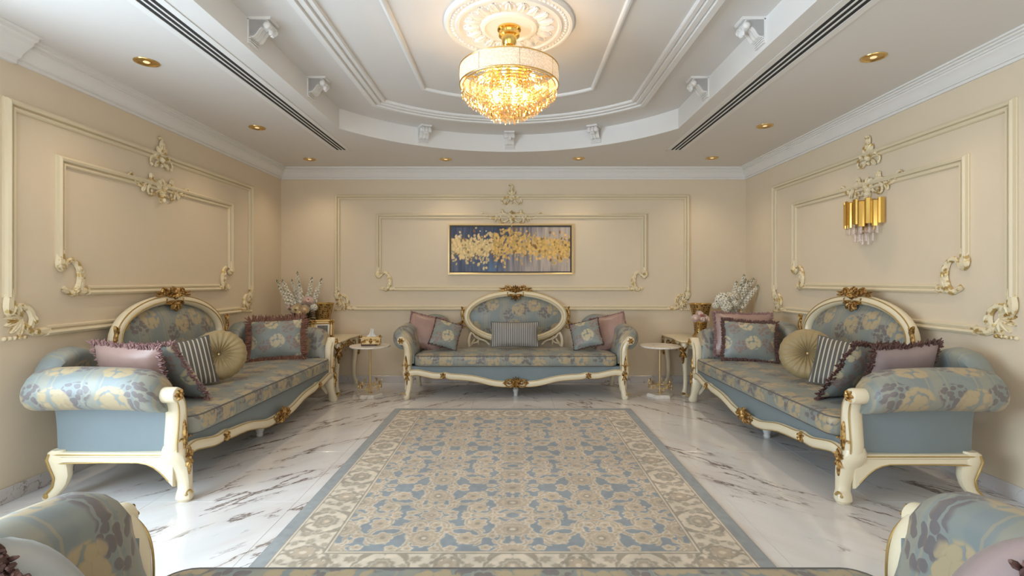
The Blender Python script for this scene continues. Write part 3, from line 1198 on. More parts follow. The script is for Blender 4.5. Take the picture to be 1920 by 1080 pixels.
def curl_pts(x, y, ang, ln, k0, k1, w0, w1, p=1.6, n=70):
    out, a, ds = [], R(ang), ln / n
    for i in range(n + 1):
        q = i / n
        out.append((x, y, w0 + (w1 - w0) * q))
        a += (k0 + (k1 - k0) * q ** p) * ds
        x += math.cos(a) * ds
        y += math.sin(a) * ds
    return out


def sm(d, e=.003):
    return np.clip(.5 - d / e / 2, 0, 1)


def flower(tl, x, y, r, lobes, sy=1.0, cols=(C_GOLD, C_CREAM, C_TAN), ph=0.0):
    xs, ys, _ = tl
    dx, dy = xs - x, (ys - y) / sy
    rr, th = np.hypot(dx, dy), np.arctan2(dy, dx)
    e = r * (1 + (.20 if r > .05 else .42) * np.abs(np.cos(th * lobes / 2 + ph + x * 40)) - .1 + .10 * np.sin(2 * th + x * 90 + y * 70))
    paint(tl, sm(rr - e - .007), cols[1])
    paint(tl, sm(rr - e), cols[0])
    if r > .05:
        paint(tl, sm(np.abs(rr - e * .66) - .004) * .6, cols[1])
        paint(tl, sm(rr - e * .34), cols[2])
        paint(tl, sm(rr - e * .18), cols[1])
    else:
        paint(tl, sm(rr - r * .38), cols[2])


def scroll(tl, pts, col, edge, ew=.006):
    d = d_stroke(tl, pts)
    paint(tl, sm(d - ew), edge)
    paint(tl, sm(d), col)


fw, fh = .445, .36
tl = canvas_tile(fw, fh, C_BLUE)


def spiral(cx, cy, t0, t1, r0, r1, w0, w1, n=110):
    return [(cx + (r0 + (r1 - r0) * (i / n) ** .8) * math.cos(R(t0 + (t1 - t0) * i / n)), cy + (r0 + (r1 - r0) * (i / n) ** .8) * math.sin(R(t0 + (t1 - t0) * i / n)), w0 + (w1 - w0) * i / n) for i in range(n + 1)]


def leaflet(tl, x, y, a, ln, wd, bend, col):
    pts = []
    for i in range(15):
        q = i / 14
        pts.append((x, y, wd * math.sin(PI * min(.96, .12 + q * .86))))
        x += math.cos(a) * ln / 14
        y += math.sin(a) * ln / 14
        a += bend / 14
    scroll(tl, pts, col, C_CREAM * .95, .003)


for sp_, sd in ((spiral(.235, .120, 205, 640, .205, .045, .010, .006), 1), (spiral(.185, .265, 20, -420, .190, .040, .010, .006), -1), (spiral(.40, .245, 250, -60, .085, .022, .007, .005), 1), (spiral(.04, .09, 80, 370, .085, .022, .007, .005), -1), (spiral(.06, .33, 200, 480, .07, .02, .007, .005), 1)):
    n_ = len(sp_)
    for i in range(8, n_ - 12, 10):
        x, y, w = sp_[i]
        a = math.atan2(sp_[i + 1][1] - y, sp_[i + 1][0] - x)
        s_ = 1 if (i // 10) % 2 else -1
        leaflet(tl, x, y, a + s_ * .75, .052 + .02 * rnd.random(), .0105, -s_ * 1.3, C_GOLD * (.88 + .25 * rnd.random()))
    scroll(tl, sp_, C_GOLD * .95, C_CREAM, .0055)
flower(tl, 0, .205, .082, 11, .85)
flower(tl, fw, .115, .080, 11, .85)
flower(tl, .235, .120, .040, 7, .9, (C_GOLD * 1.1, C_CREAM, C_TAN))
flower(tl, .185, .265, .040, 7, .9, (C_GOLD * 1.1, C_CREAM, C_TAN))
flower(tl, fw, fh, .055, 9, .9)
flower(tl, 0, 0, .050, 9, .9)
for x, y, r in ((.33, .33, .022), (.10, .14, .020), (.34, .20, .020), (.30, .02, .022), (.09, .29, .020), (.40, .25, .020), (.13, .03, .020), (.25, .345, .018), (.38, .02, .018)):
    flower(tl, x, y, r, 5, .85, (C_GOLD * 1.12, C_CREAM, C_TAN))
field = tl[2]
bw, bh = .205, .30
tl = canvas_tile(bw, bh, C_CREAM)
for c in ((.0, .06, 40, .36, -3, -24, .010, .005), (.205, .06, 130, .34, 4, 26, .009, .005), (.03, .29, -40, .30, 4, 30, .009, .005), (.17, .28, 240, .28, -4, -28, .008, .005)):
    p = curl_pts(*c)
    scroll(tl, p, C_TAN * 1.05, C_TAN * 1.25, .002)
flower(tl, .105, .0, .062, 9, 1.0, (C_TAN * 1.1, C_CREAM * .9, C_GOLD))
flower(tl, .105, .30, .045, 8, .9, (C_GOLD, C_TAN, C_CREAM))
for x, y, r in ((.05, .13, .02), (.155, .15, .022), (.10, .20, .018), (.03, .22, .014), (.18, .23, .014), (.1, .1, .014)):
    flower(tl, x, y, r, 6, 1.0, (C_TAN * 1.2, C_CREAM * .85, C_GOLD))
border = tl[2]


def ping(v, p):
    v = np.mod(v, 2 * p)
    return np.where(v > p, 2 * p - v, v)


def sample(tile, u, v, res=.004):
    i = np.clip((v / res).astype(int), 0, tile.shape[0] - 1)
    j = np.clip((u / res).astype(int), 0, tile.shape[1] - 1)
    return tile[i, j]


nx, ny = 480, 590
gx, gy = np.meshgrid(np.linspace(RX0, RX1, nx), np.linspace(RY0, RY1, ny))
xc_ = (RX0 + RX1) / 2
ax_ = np.abs(gx - xc_)
dx_, dy_ = np.minimum(gx - RX0, RX1 - gx), np.minimum(gy - RY0, RY1 - gy)
dd = np.minimum(dx_, dy_)
fy_ = gy - RY0 - .31
img = sample(field, ping(ax_, fw), ping(fy_ + .0, fh))
along_ = np.where(dx_ < dy_, gy - RY0, ax_)
bimg = sample(border, np.clip(dd - .085, 0, bw - .001), ping(along_, bh))
img = np.where((dd < .31)[..., None], C_CREAM * .95, img)
img = np.where((dd < .285)[..., None], bimg, img)
for lo, hi, c in ((0, .066, C_EDGE), (.066, .074, C_TAN), (.074, .082, C_CREAM), (.082, .089, C_TAN), (.287, .294, C_TAN), (.305, .312, C_TAN)):
    img = np.where(((dd >= lo) & (dd < hi))[..., None], c, img)
var = smooth_noise((ny, nx), (14, 18), rs) * .5 + smooth_noise((ny, nx), (90, 110), rs) * .5
img = img * (.80 + .40 * var)[..., None]
rug = thing('area_rug', 'large blue and beige arabesque rug lying on the marble floor', 'rug')
colour_grid('pile', RX0, RX1, RY0, RY1, np.clip(img, 0, 1), M['rug'], rug, False, .012)
b = MB()
b.tube([(RX0, RY0, .006), (RX1, RY0, .006), (RX1, RY1, .006), (RX0, RY1, .006)], .0065, 6, loop=True)
b.M = Matrix()
b.box(RX0, RX1, RY0, RY1, .0, .0105)
b.build('binding', M['rugedge'], rug, smooth=30)


# ------------------------------------------------------------------ sofas
def pad(b, x0, x1, y0, y1, z0, z1, r, rc, crown, n=7):
    """upholstered block: rounded edges (r), rounded plan corners (rc), crowned top"""
    def ring(ins, z, crown_k=0.0):
        pts = []
        a0, a1, c0, c1 = x0 + ins, x1 - ins, y0 + ins, y1 - ins
        q = max(rc - ins, .004)
        for cx, cy, st in ((a1 - q, c0 + q, -90), (a1 - q, c1 - q, 0), (a0 + q, c1 - q, 90), (a0 + q, c0 + q, 180)):
            for k in range(n):
                a = R(st + 90 * k / (n - 1))
                pts.append((cx + q * math.cos(a), cy + q * math.sin(a), z))
        return pts
    secs = [ring(r + .05, z0), ring(r, z0)]
    for k in range(1, 5):
        a = -PI / 2 + PI / 2 * k / 4
        secs.append(ring(r * (1 - math.cos(a)), z0 + r * (1 + math.sin(a))))
    edge = None
    for k in range(0, 5):
        a = PI / 2 * k / 4
        q = ring(r * (1 - math.cos(a)), z1 - r * (1 - math.sin(a)))
        if k == 2:
            edge = q
        secs.append(q)
    half = min(x1 - x0, y1 - y0) / 2
    for f in (.2, .45, .7, .92):
        secs.append(ring(r + (half - r - .01) * f, z1 + crown * (1 - (1 - f) ** 2)))
    b.loft(secs)
    return edge


def leg_loft(b, st, n=10):
    b.loft([[(x + rx * math.copysign(abs(math.cos(2 * PI * j / n)) ** .8, math.cos(2 * PI * j / n)), y + ry * math.copysign(abs(math.sin(2 * PI * j / n)) ** .8, math.sin(2 * PI * j / n)), z) for j in range(n)] for z, x, y, rx, ry in st])


RAIL = [(-1.17, .283), (-1.10, .293), (-1.02, .280), (-.90, .256), (-.82, .255), (-.78, .262), (-.72, .248), (-.60, .240), (-.48, .228), (-.36, .202), (-.26, .178), (-.16, .166), (-.08, .166), (0, .166)]
RAIL = RAIL + [(-x, z) for x, z in reversed(RAIL[:-1])]


def make_sofa(label, back=True):
    root = thing('carved_sofa' if back else 'carved_daybed', label, 'sofa', group='cream carved sofas in blue floral brocade' if back else None)
    dep = .70
    # upholstery
    b = MB()
    edge = pad(b, -1.128, 1.128, -.03, dep - .04, .352, .482, .035, .10, .022)
    seat = b.build('seat_cushion', M['seatfab'], root, smooth=60)
    b = MB()
    b.tube(edge, .0055, 5, loop=True)
    b.tube([(x, y, .364) for x, y, z in edge], .005, 5, loop=True)
    b.build('piping', M['piping'], seat, smooth=60)
    b = MB()
    rp = catmull([Vector((x, .0, z)) for x, z in RAIL], 3)
    b.loft([[(p.x, .012, p.z), (p.x, .012, .353), (p.x, .05, .353), (p.x, .05, p.z)] for p in rp])
    b.build('front_panel', M['plainfab'], root)
    b = MB()
    b.box(-1.15, 1.15, .06, dep, .285, .352)
    b.build('seat_base', M['plainfab'], root, smooth=0)
    # frame
    b = MB()
    b.tube([(p.x, 0.0, p.z) for p in rp], [(.034, .030)] * len(rp), 10, up=(0, -1, 0))
    rail = b.build('front_rail', M['lacquer'], root)
    b = MB()
    for off in (-.030, .027):
        b.tube([(p.x, -.016, p.z + off) for p in rp], .0042, 5)
    b.build('gilt_line', M['giltline'], rail)
    b = MB()
    b.M = Matrix.Translation((0, -.026, .178))
    for a, ln in ((90, .075), (66, .07), (114, .07), (42, .07), (138, .07), (18, .08), (162, .08), (-8, .085), (188, .085), (-38, .065), (218, .065), (-64, .06), (244, .06), (-90, .06)):
        b.leaf(0, 0, a, ln, .022, .016)
    for sg in (-1, 1):
        b.curl(sg * .03, .02, 90 - sg * 60, .12, -sg * 4, -sg * 45, .013, .007)
        b.curl(sg * .02, -.02, -90 + sg * 55, .11, sg * 4, sg * 45, .012, .007)
        b.leaf(sg * .07, .0, 90 - sg * 90, .075, .026, .016)
    b.blob(0, 0, .015, .018, .024)
    b.build('shell_carving', M['gilt'], rail, smooth=50)
    for sg in (-1, 1):
        b = MB()
        b.M = Matrix.Translation((sg * .80, -.026, .258))
        for a in (90, 30, 150, -90, -30, 210):
            b.leaf(0, 0, a, .035, .022, .014)
        b.blob(0, 0, .010, .010, .018)
        b.build('small_carving', M['gilt'], rail, smooth=50)
    for sg in (1, -1):
        def nb():
            q = MB()
            q.M = Matrix.Diagonal((sg, 1, 1, 1))
            return q
        # front leg and arm post
        b = nb()
        leg_loft(b, [(.33, 1.205, .035, .045, .050), (.29, 1.203, .035, .056, .062), (.25, 1.196, .030, .056, .066), (.21, 1.183, .020, .047, .056), (.16, 1.178, .008, .039, .045), (.11, 1.181, -.004, .032, .036), (.07, 1.190, -.012, .030, .034), (.045, 1.198, -.016, .036, .040), (.018, 1.202, -.017, .038, .042), (.0, 1.202, -.017, .028, .032)], 12)
        leg = b.build('front_leg', M['lacquer'], root)
        b = nb()
        b.M = b.M @ Matrix.Translation((1.195, -.034, .255))
        for a, ln in ((90, .05), (50, .045), (130, .045), (-90, .10), (-60, .055), (-120, .055), (25, .034), (155, .034)):
            b.leaf(0, 0, a, ln, .018, .010)
        b.blob(0, .0, .010, .012, .014)
        b.curl(.006, .015, 60, .05, 8, 70, .006, .004)
        b.curl(-.006, .015, 120, .05, -8, -70, .006, .004)
        b.build('knee_carving', M['gilt'], leg, smooth=50)
        b = nb()
        b.M = b.M @ Matrix.Translation((1.215, -.056, .03))
        b.curl(-.01, .02, 60, .07, -10, -70, .007, .005)
        b.build('foot_scroll', M['giltline'], leg, smooth=50)
        b = nb()
        pp_ = catmull([Vector(q) for q in ((1.203, .30, .054), (1.207, .35, .053), (1.203, .42, .048), (1.199, .50, .043), (1.204, .56, .040), (1.222, .605, .039), (1.255, .640, .040))], 3)
        b.tube([(q.x, .03, q.y) for q in pp_], [(q.z, .050) for q in pp_], 12, up=(0, -1, 0))
        b.M = b.M @ Matrix.Translation((1.265, -.024, .640)) @ Matrix.Rotation(R(-90), 4, 'X')
        b.lathe([(0, 0), (.032, 0), (.042, .006), (.046, .02), (.046, .085), (.040, .10), (0, .10)], 20)
        post = b.build('arm_post', M['lacquer'], root)
        b = nb()
        b.M = b.M @ Matrix.Translation((1.265, -.022, .640))
        for k in range(6):
            b.leaf(0, 0, 60 * k, .036, .026, .012)
        b.blob(0, 0, .012, .012, .020)
        b.build('rosette', M['gilt'], post, smooth=50)
        b = nb()
        b.M = b.M @ Matrix.Translation((1.205, -.018, .33))
        b.leaf(0, -.02, 88, .17, .034, .010)
        b.curl(-.006, .0, 95, .07, 8, 60, .006, .004)
        b.curl(.006, .0, 85, .07, -8, -60, .006, .004)
        b.build('leaf_carving', M['gilt'], post, smooth=50)
        b = nb()
        lp = [(q.x - q.z * .8, -.005, q.y) for q in pp_]
        rp2 = [(q.x + q.z * .8, -.005, q.y) for q in pp_]
        b.tube(lp, .0038, 5)
        b.tube(rp2, .0038, 5)
        b.build('gilt_line', M['giltline'], post)
        # side rail running back to the rear leg
        b = nb()
        secs = []
        for y, zb in ((.03, .085), (.05, .108), (.075, .142), (.10, .170), (.13, .196), (.165, .215), (.21, .226), (.40, .228), (.58, .228), (.655, .222)):
            xi = 1.165 if y > .12 else 1.155
            secs.append([(xi, y, zb), (1.222 - (.012 if y < .06 else 0), y, zb), (1.232, y, zb + .010), (1.228, y, max(.262, zb + .02)), (1.236, y, .270), (1.230, y, .292), (1.165, y, .296)])
        b.loft(secs)
        sr = b.build('side_rail', M['lacquer'], root, smooth=30)
        b = nb()
        b.tube([(1.236, y, .281) for y in (.06, .3, .5, .655)], .0042, 5)
        b.tube([(1.232, y, zb + .006) for y, zb in ((.05, .116), (.075, .148), (.10, .175), (.13, .200), (.165, .218), (.21, .228), (.40, .228), (.655, .222))], .0036, 5)
        b.build('gilt_line', M['giltline'], sr)
        b = nb()
        leg_loft(b, [(.305, 1.200, .640, .038, .034), (.29, 1.200, .650, .040, .046), (.25, 1.200, .650, .040, .054), (.20, 1.198, .640, .036, .052), (.15, 1.196, .632, .031, .044), (.10, 1.196, .640, .028, .037), (.065, 1.197, .660, .027, .036), (.038, 1.198, .684, .028, .038), (.014, 1.198, .698, .027, .036), (0, 1.198, .698, .020, .026)], 12)
        bl_ = b.build('back_leg', M['lacquer'], root)
        b = nb()
        b.tube([(1.237, .672, .285), (1.239, .684, .25), (1.234, .672, .20), (1.227, .656, .14), (1.224, .668, .085), (1.226, .700, .045)], .006, 5)
        b.ball((1.224, .700, .034), .010, .016, .016, 8, 5)
        b.build('gilt_line', M['giltline'], bl_)
        # arm: plain outer panel and floral roll
        b = nb()
        b.loft([[(1.16, y, .292), (x1, y, .292), (x1 + .004, y, .40), (x1 + .012, y, .50), (x2, y, .61), (1.16, y, .61)] for y, x1, x2 in ((.055, 1.200, 1.235), (.35, 1.212, 1.245), (.64, 1.205, 1.245), (.665, 1.19, 1.225))])
        b.build('arm_panel', M['plainfab'], root, smooth=30)
        b = nb()
        base = [(1.135, .38), (1.122, .46), (1.120, .54), (1.132, .615), (1.152, .672)]
        cx_, cz_, r_ = 1.268, .675, .122
        for k in range(13):
            a = R(150 - 255 * k / 12)
            base.append((cx_ + r_ * math.cos(a), cz_ + r_ * .98 * math.sin(a)))
        base += [(1.205, .560), (1.180, .50), (1.170, .38)]
        secs = []
        for y, q, dz in ((.048, .50, -.052), (.052, .66, -.042), (.065, .80, -.032), (.09, .92, -.020), (.14, 1.0, -.008), (.25, 1.02, .0), (.40, 1.03, .004), (.52, 1.04, .004), (.62, 1.04, .0), (.685, .98, -.006), (.715, .82, -.012), (.725, .55, -.02)):
            sec = []
            for x, z in base:
                px, pz = 1.235, .62
                wgt = min(1, max(0, (z - .44) / .12))
                qq = 1 + (q - 1) * wgt
                zz = pz + (z - pz) * qq + dz * wgt
                sec.append((px + (x - px) * qq, y, max(zz, .545) if y > .63 else zz))
            secs.append(sec)
        b.loft(secs)
        b.build('arm_roll', M['armfab'], root, smooth=60)
        if back:
            # domed corner wing between arm and medallion
            b = nb()
            secs = []
            for k in range(13):
                q = k / 12
                x = .77 + .47 * q
                hgt = .30 * (max(0, 1 - (2 * q - 1) ** 2 * .985)) ** .5
                if q > .5:
                    hgt = .30 * (1 - ((q - .5) * 2) ** 2.6 * .55)
                zt = .585 + hgt
                tk = .055 + .04 * math.sin(PI * q)
                yc = .79 - .05 * q
                zb = .50 + .16 * min(1, max(0, q - .45) / .35)
                secs.append([(x, yc - tk * .6, zb), (x, yc - tk * .8, zt - .10), (x, yc - tk, zt - .045), (x, yc - tk * .7, zt - .012), (x, yc, zt), (x, yc + tk * .55, zt - .018), (x, yc + tk * .7, zt - .06), (x, yc + tk * .5, zb)])
            b.loft(secs)
            b.build('corner_wing', M['fabric'], root, smooth=60)
    if back:
        b = MB()
        b.box(-1.16, 1.16, .56, .655, .285, .47)
        b.build('back_base', M['plainfab'], root, smooth=0)
        tilt = Matrix.Translation((0, .775, .85)) @ Matrix.Rotation(R(-7), 4, 'X')
        n = 56
        ea, eb = .617, .298
        b = MB()
        b.M = tilt
        b.tube([(ea * math.cos(2 * PI * j / n), 0, eb * math.sin(2 * PI * j / n)) for j in range(n)], [(.040, .040)] * n, 12, up=(0, -1, 0), loop=True)
        fr = b.build('medallion_frame', M['lacquer'], root)
        b = MB()
        b.M = tilt
        for s_ in (.030, -.012):
            b.tube([((ea + s_) * math.cos(2 * PI * j / n), -.030 - (.010 if s_ < 0 else 0), (eb + s_) * math.sin(2 * PI * j / n)) for j in range(n)], .0040, 5, loop=True)
        b.build('gilt_line', M['giltline'], fr)
        b = MB()
        b.M = tilt
        secs = []
        for q in (1.0, .97, .92, .84, .7, .5, .25, .02):
            secs.append([((ea - .03) * q * math.cos(2 * PI * j / n), .012 - .062 * (1 - q ** 3.2), (eb - .03) * q * math.sin(2 * PI * j / n)) for j in range(n)])
        secs.insert(0, [(p[0], .035, p[2]) for p in secs[0]])
        b.loft(list(reversed([list(reversed(q)) for q in secs])))
        b.build('back_pad', M['fabric'], root, smooth=60)
        b = MB()
        b.M = tilt @ Matrix.Translation((0, -.03, eb + .01))
        for a, ln in ((90, .095), (72, .09), (108, .09), (54, .085), (126, .085), (34, .085), (146, .085), (14, .10), (166, .10)):
            b.leaf(0, .0, a, ln, .026, .022)
        for sg in (-1, 1):
            b.path([(sg * .03, .03, .015), (sg * .09, .045, .014), (sg * .15, .025, .012), (sg * .205, .022, .008)])
            b.curl(sg * .05, .04, 90 - sg * 30, .11, -sg * 6, -sg * 48, .014, .008)
            b.leaf(sg * .10, .03, 90 - sg * 78, .11, .024, .016)
            b.leaf(sg * .06, .035, 90 - sg * 50, .06, .022, .018)
            b.curl(sg * .02, -.03, -90 + sg * 60, .10, sg * 4, sg * 48, .012, .007)
            b.leaf(sg * .02, -.04, -90 + sg * 30, .065, .034, .022)
            b.leaf(sg * .03, -.03, -90 + sg * 75, .08, .026, .018)
        b.leaf(0, -.03, -90, .085, .030, .022)
        b.blob(0, .01, .018, .026, .034)
        b.blob(0, .05, .011, .015, .028)
        for sg in (-1, 1):
            b.blob(sg * .032, .012, .012, .012, .028)
            b.blob(sg * .065, .02, .010, .010, .022)
        b.build('crest_carving', M['gilt'], fr, smooth=50)
        for sg in (1, -1):
            b = MB()
            b.M = Matrix.Translation((0, .74, .85)) @ Matrix.Diagonal((sg, 1, 1, 1))
            b.path([(.640, .12, .010), (.665, .07, .015), (.672, .02, .016), (.655, -.03, .014), (.690, -.09, .014), (.700, -.125, .013), (.665, -.135, .012), (.63, -.12, .011)])
            b.leaf(.650, .06, 70, .08, .03, .018)
            b.leaf(.67, -.09, 100, .07, .03, .018)
            b.curl(.64, -.06, -60, .09, 6, 50, .011, .007)
            b.build('side_carving', M['gilt'], fr, smooth=50)
            b = MB()
            b.M = Matrix.Translation((0, .735, .85)) @ Matrix.Diagonal((sg, 1, 1, 1))
            b.path([(.55, -.19, .016), (.575, -.24, .018), (.585, -.30, .020), (.58, -.37, .020)])
            b.path([(.54, -.20, .012), (.50, -.25, .013), (.45, -.275, .013), (.38, -.30, .012), (.33, -.345, .012)])
            b.leaf(.56, -.36, 120, .11, .035, .016)
            b.leaf(.46, -.35, 80, .07, .03, .014)
            b.curl(.53, -.33, 170, .13, -4, -40, .012, .007)
            b.build('bracket_scroll', M['lacquer'], fr, smooth=50)
    b = MB()
    b.lathe([(.0, .0), (.020, .0), (.026, .012), (.022, .03), (.030, .05), (.034, .075), (.024, .09), (.028, .12), (.028, .30)], 14, (0, .14, 0))
    b.build('centre_foot', M['acrylic'], root)
    return root


s1 = make_sofa('cream carved sofa with oval back standing against the back wall')
s1.location = (.03, 5.42, 0)
s2 = copy_tree(s1)
s2['label'] = 'cream carved sofa with blue brocade along the left wall'
s2.location, s2.rotation_euler = (-1.965, 4.11, 0), (0, 0, R(90))
s2.scale = (1, 1.12, 1)
s3 = copy_tree(s1)
s3['label'] = 'cream carved sofa with blue brocade along the right wall'
s3.location, s3.rotation_euler = (1.955, 4.08, 0), (0, 0, R(-90))
s3.scale = (1, 1.12, 1)
s4 = make_sofa('foreground backless settee with two rolled arms, cut off by the bottom of the picture', back=False)
s4.location, s4.rotation_euler = (.02, 1.43, 0), (0, 0, R(180))
s4.scale = (.92, 1, .95)

# ------------------------------------------------------------------ cushions


def cushion_mesh(w, h, th, mat, name, plump=1.0):
    n = 15
    b = MB()
    pts, fs = [], []
    for side in (-1, 1):
        for i in range(n):
            for j in range(n):
                u, v = -1 + 2 * i / (n - 1), -1 + 2 * j / (n - 1)
                k = max(0, (1 - abs(u) ** 2.6) * (1 - abs(v) ** 2.6)) ** .55
                pin = 1 - .07 * (1 - abs(u) ** 2) * abs(v) ** 3, 1 - .07 * (1 - abs(v) ** 2) * abs(u) ** 3
                wr = 1 + .05 * math.sin(7 * u + 3 * v) * (1 - k)
                pts.append((u * w / 2 * pin[1], side * th / 2 * k * wr * plump, v * h / 2 * pin[0]))
    for side in (0, 1):
        o = side * n * n
        for i in range(n - 1):
            for j in range(n - 1):
                q = (o + i * n + j, o + (i + 1) * n + j, o + (i + 1) * n + j + 1, o + i * n + j + 1)
                fs.append(q if side == 0 else tuple(reversed(q)))
    b.add(pts, fs)
    return b.build(name, mat, smooth=180)


def border_pts(w, h, n):
    """evenly spaced points on the pinched outline with outward angle"""
    out = []
    for k in range(n):
        q = 4 * k / n
        s_, f = int(q), q - int(q)
        u, v = ((-1 + 2 * f, -1), (1, -1 + 2 * f), (1 - 2 * f, 1), (-1, 1 - 2 * f))[s_]
        px = 1 - .07 * (1 - abs(v) ** 2) * abs(u) ** 3
        pz = 1 - .07 * (1 - abs(u) ** 2) * abs(v) ** 3
        a = (-PI / 2, 0, PI / 2, PI)[s_]
        if abs(u) > .93 and abs(v) > .93:
            a = math.atan2(v, u)
        out.append((u * w / 2 * px, v * h / 2 * pz, a))
    return out


def add_fringe(o, w, h, mat, ln, n=130, rows=2):
    b = MB()
    for r_ in range(rows):
        for x, z, a in border_pts(w, h, n):
            a += rnd.uniform(-.45, .45)
            l_ = ln * rnd.uniform(.75, 1.15)
            y0 = rnd.uniform(-.008, .008) + (r_ - .5) * .012
            y1 = y0 + rnd.uniform(-.014, .014)
            rr2 = rnd.uniform(.0042, .0068)
            dx, dz = math.cos(a), math.sin(a)
            ix, iz = x - dx * .012, z - dz * .012
            b.tube([(ix, y0, iz), (ix + dx * l_ * .5, y0 + (y1 - y0) * .4, iz + dz * l_ * .5), (ix + dx * l_, y1, iz + dz * l_)], [rr2 * .8, rr2 * 1.15, rr2 * .5], 5)
    return b.build('fringe', mat, o, smooth=60, kind='stuff')


def put(o, loc, yaw, tilt=0, roll=0):
    """yaw: direction the front faces (0 = towards the camera, 90 = towards +X); tilt leans it back"""
    o.matrix_world = Matrix.Translation(loc) @ Matrix.Rotation(R(yaw), 4, 'Z') @ Matrix.Rotation(R(-tilt), 4, 'X') @ Matrix.Rotation(R(roll), 4, 'Y')


def cushion(name, label, w, h, th, mat, loc, yaw, tilt, roll, fringe=None, fl=.03, group=None, fn=190):
    o = tag(cushion_mesh(w, h, th, M[mat], name), label, 'cushion', group)
    if fringe:
        add_fringe(o, w, h, M[fringe], fl, fn)
    else:
        b = MB()
        b.tube([(x, 0, z) for x, z, a in border_pts(w, h, 60)], .005, 5, loop=True)
        b.build('piping', M['piping'], o)
    put(o, loc, yaw, tilt, roll)
    return o


def round_cushion(label, r, loc, yaw, tilt):
    b = MB()
    b.M = Matrix.Rotation(R(90), 4, 'X')
    def md(a, q, z):
        return 1 + .012 * math.cos(22 * a) * (q / r)
    prof = [(.0, -.02), (r * .12, -.038), (r * .3, -.058), (r * .55, -.066), (r * .78, -.062), (r * .92, -.046), (r * .985, -.02), (r, 0), (r * .985, .02), (r * .92, .046), (r * .78, .062), (r * .55, .066), (r * .3, .058), (r * .12, .036), (.012, .018), (0, .016)]
    n = 88
    secs = []
    for q, z in prof:
        secs.append([(q * md(2 * PI * j / n, q, z) * math.cos(2 * PI * j / n), q * md(2 * PI * j / n, q, z) * math.sin(2 * PI * j / n), z * (1 + .14 * math.cos(22 * 2 * PI * j / n) * (1 - (q / r) ** 2))) for j in range(n)])
    b.loft(secs)
    o = tag(b.build('round_cushion', M['velvet'], smooth=80), label, 'cushion', 'round gold velvet cushions')
    b = MB()
    b.M = Matrix.Rotation(R(90), 4, 'X')
    b.ball((0, 0, .022), .012, .012, .009, 10, 6)
    b.build('tufted_button', M['gframe'], o)
    put(o, loc, yaw, tilt, 0)
    return o


def at(px, py, y):
    return ((px - 962) * y / F, y, 1.3 - (py - 527) * y / F)


# back sofa
cushion('satin_cushion', 'dusty pink fringed satin cushion in the left corner of the back sofa', .42, .42, .13, 'pink', at(797, 622, 5.83), 14, 22, 14, 'fringe_pink', .022)
cushion('floral_cushion', 'floral blue cushion with brown edge leaning at left on the back sofa', .34, .34, .12, 'cushfab', at(836, 627, 5.68), 20, 24, 20, 'fringe_brown', .014)
cushion('satin_cushion', 'dusty pink fringed satin cushion in the right corner of the back sofa', .42, .42, .13, 'pink', at(1144, 622, 5.83), -14, 22, -14, 'fringe_pink', .022)
cushion('floral_cushion', 'floral blue cushion with brown edge leaning at right on the back sofa', .36, .34, .12, 'cushfab', at(1099, 627, 5.68), -20, 24, -16, 'fringe_brown', .014)
cushion('striped_lumbar_cushion', 'grey ribbed rectangular cushion in the middle of the back sofa', .565, .295, .11, 'striped', at(965, 627, 5.74), 0, 12, 0)
# left sofa
cushion('satin_cushion', 'pale pink fringed satin cushion peeping over the near arm of the left sofa', .46, .44, .14, 'pink', (-2.42, 3.13, .70), 172, 20, -4, 'fringe_pink', .032)
cushion('floral_cushion', 'floral cushion with pink fringe behind the near arm of the left sofa', .47, .46, .13, 'cushfab', (-2.33, 3.32, .69), 158, 30, 4, 'fringe_pink', .030)
cushion('striped_cushion', 'black and cream striped cushion beside round one on the left sofa', .36, .38, .12, 'striped2', (-2.46, 3.70, .675), 40, 20, -8)
round_cushion('round gold pleated velvet cushion on the left sofa', .20, (-2.34, 3.90, .712), 34, 20)
cushion('floral_cushion', 'blue floral cushion with rust border against the far arm of the left sofa', .51, .40, .13, 'cushfab', (-2.42, 5.02, .71), 12, 14, -2, 'fringe_rust', .070, fn=220)
# right sofa
cushion('satin_cushion', 'dusty pink cushion standing behind the floral one on the right sofa', .58, .46, .12, 'pink', (2.39, 5.10, .745), -10, 12, 1, 'fringe_pink', .028)
cushion('floral_cushion', 'blue floral cushion with dark brown fringe at far end of the right sofa', .50, .40, .13, 'cushfab', (2.37, 4.92, .70), -14, 16, 3, 'fringe_brown', .040, fn=220)
round_cushion('round gold pleated velvet cushion on the right sofa', .205, (2.36, 3.93, .715), -34, 20)
cushion('striped_cushion', 'black and cream striped cushion beside round one on the right sofa', .36, .38, .12, 'striped2', (2.47, 3.70, .675), -40, 20, 8)
cushion('floral_cushion', 'floral cushion with brown fringe behind near arm of the right sofa', .47, .46, .13, 'cushfab', (2.33, 3.32, .69), 202, 30, -4, 'fringe_brown', .034)
cushion('satin_cushion', 'dull mauve satin cushion with brown fringe over the near arm of right sofa', .46, .44, .14, 'mauve', (2.46, 3.13, .70), 188, 20, 4, 'fringe_brown', .034)
# foreground settee
cushion('satin_cushion', 'pale blue satin cushion on the left end of the foreground settee', .35, .35, .16, 'pale', (-.90, .93, .66), 150, 24, 30, 'fringe_brown', .045, fn=230)
cushion('satin_cushion', 'mauve satin cushion with dark brown fringe on the right end of foreground settee', .35, .35, .16, 'mauve', (.92, .93, .66), 210, 24, -30, 'fringe_brown', .045, fn=230)


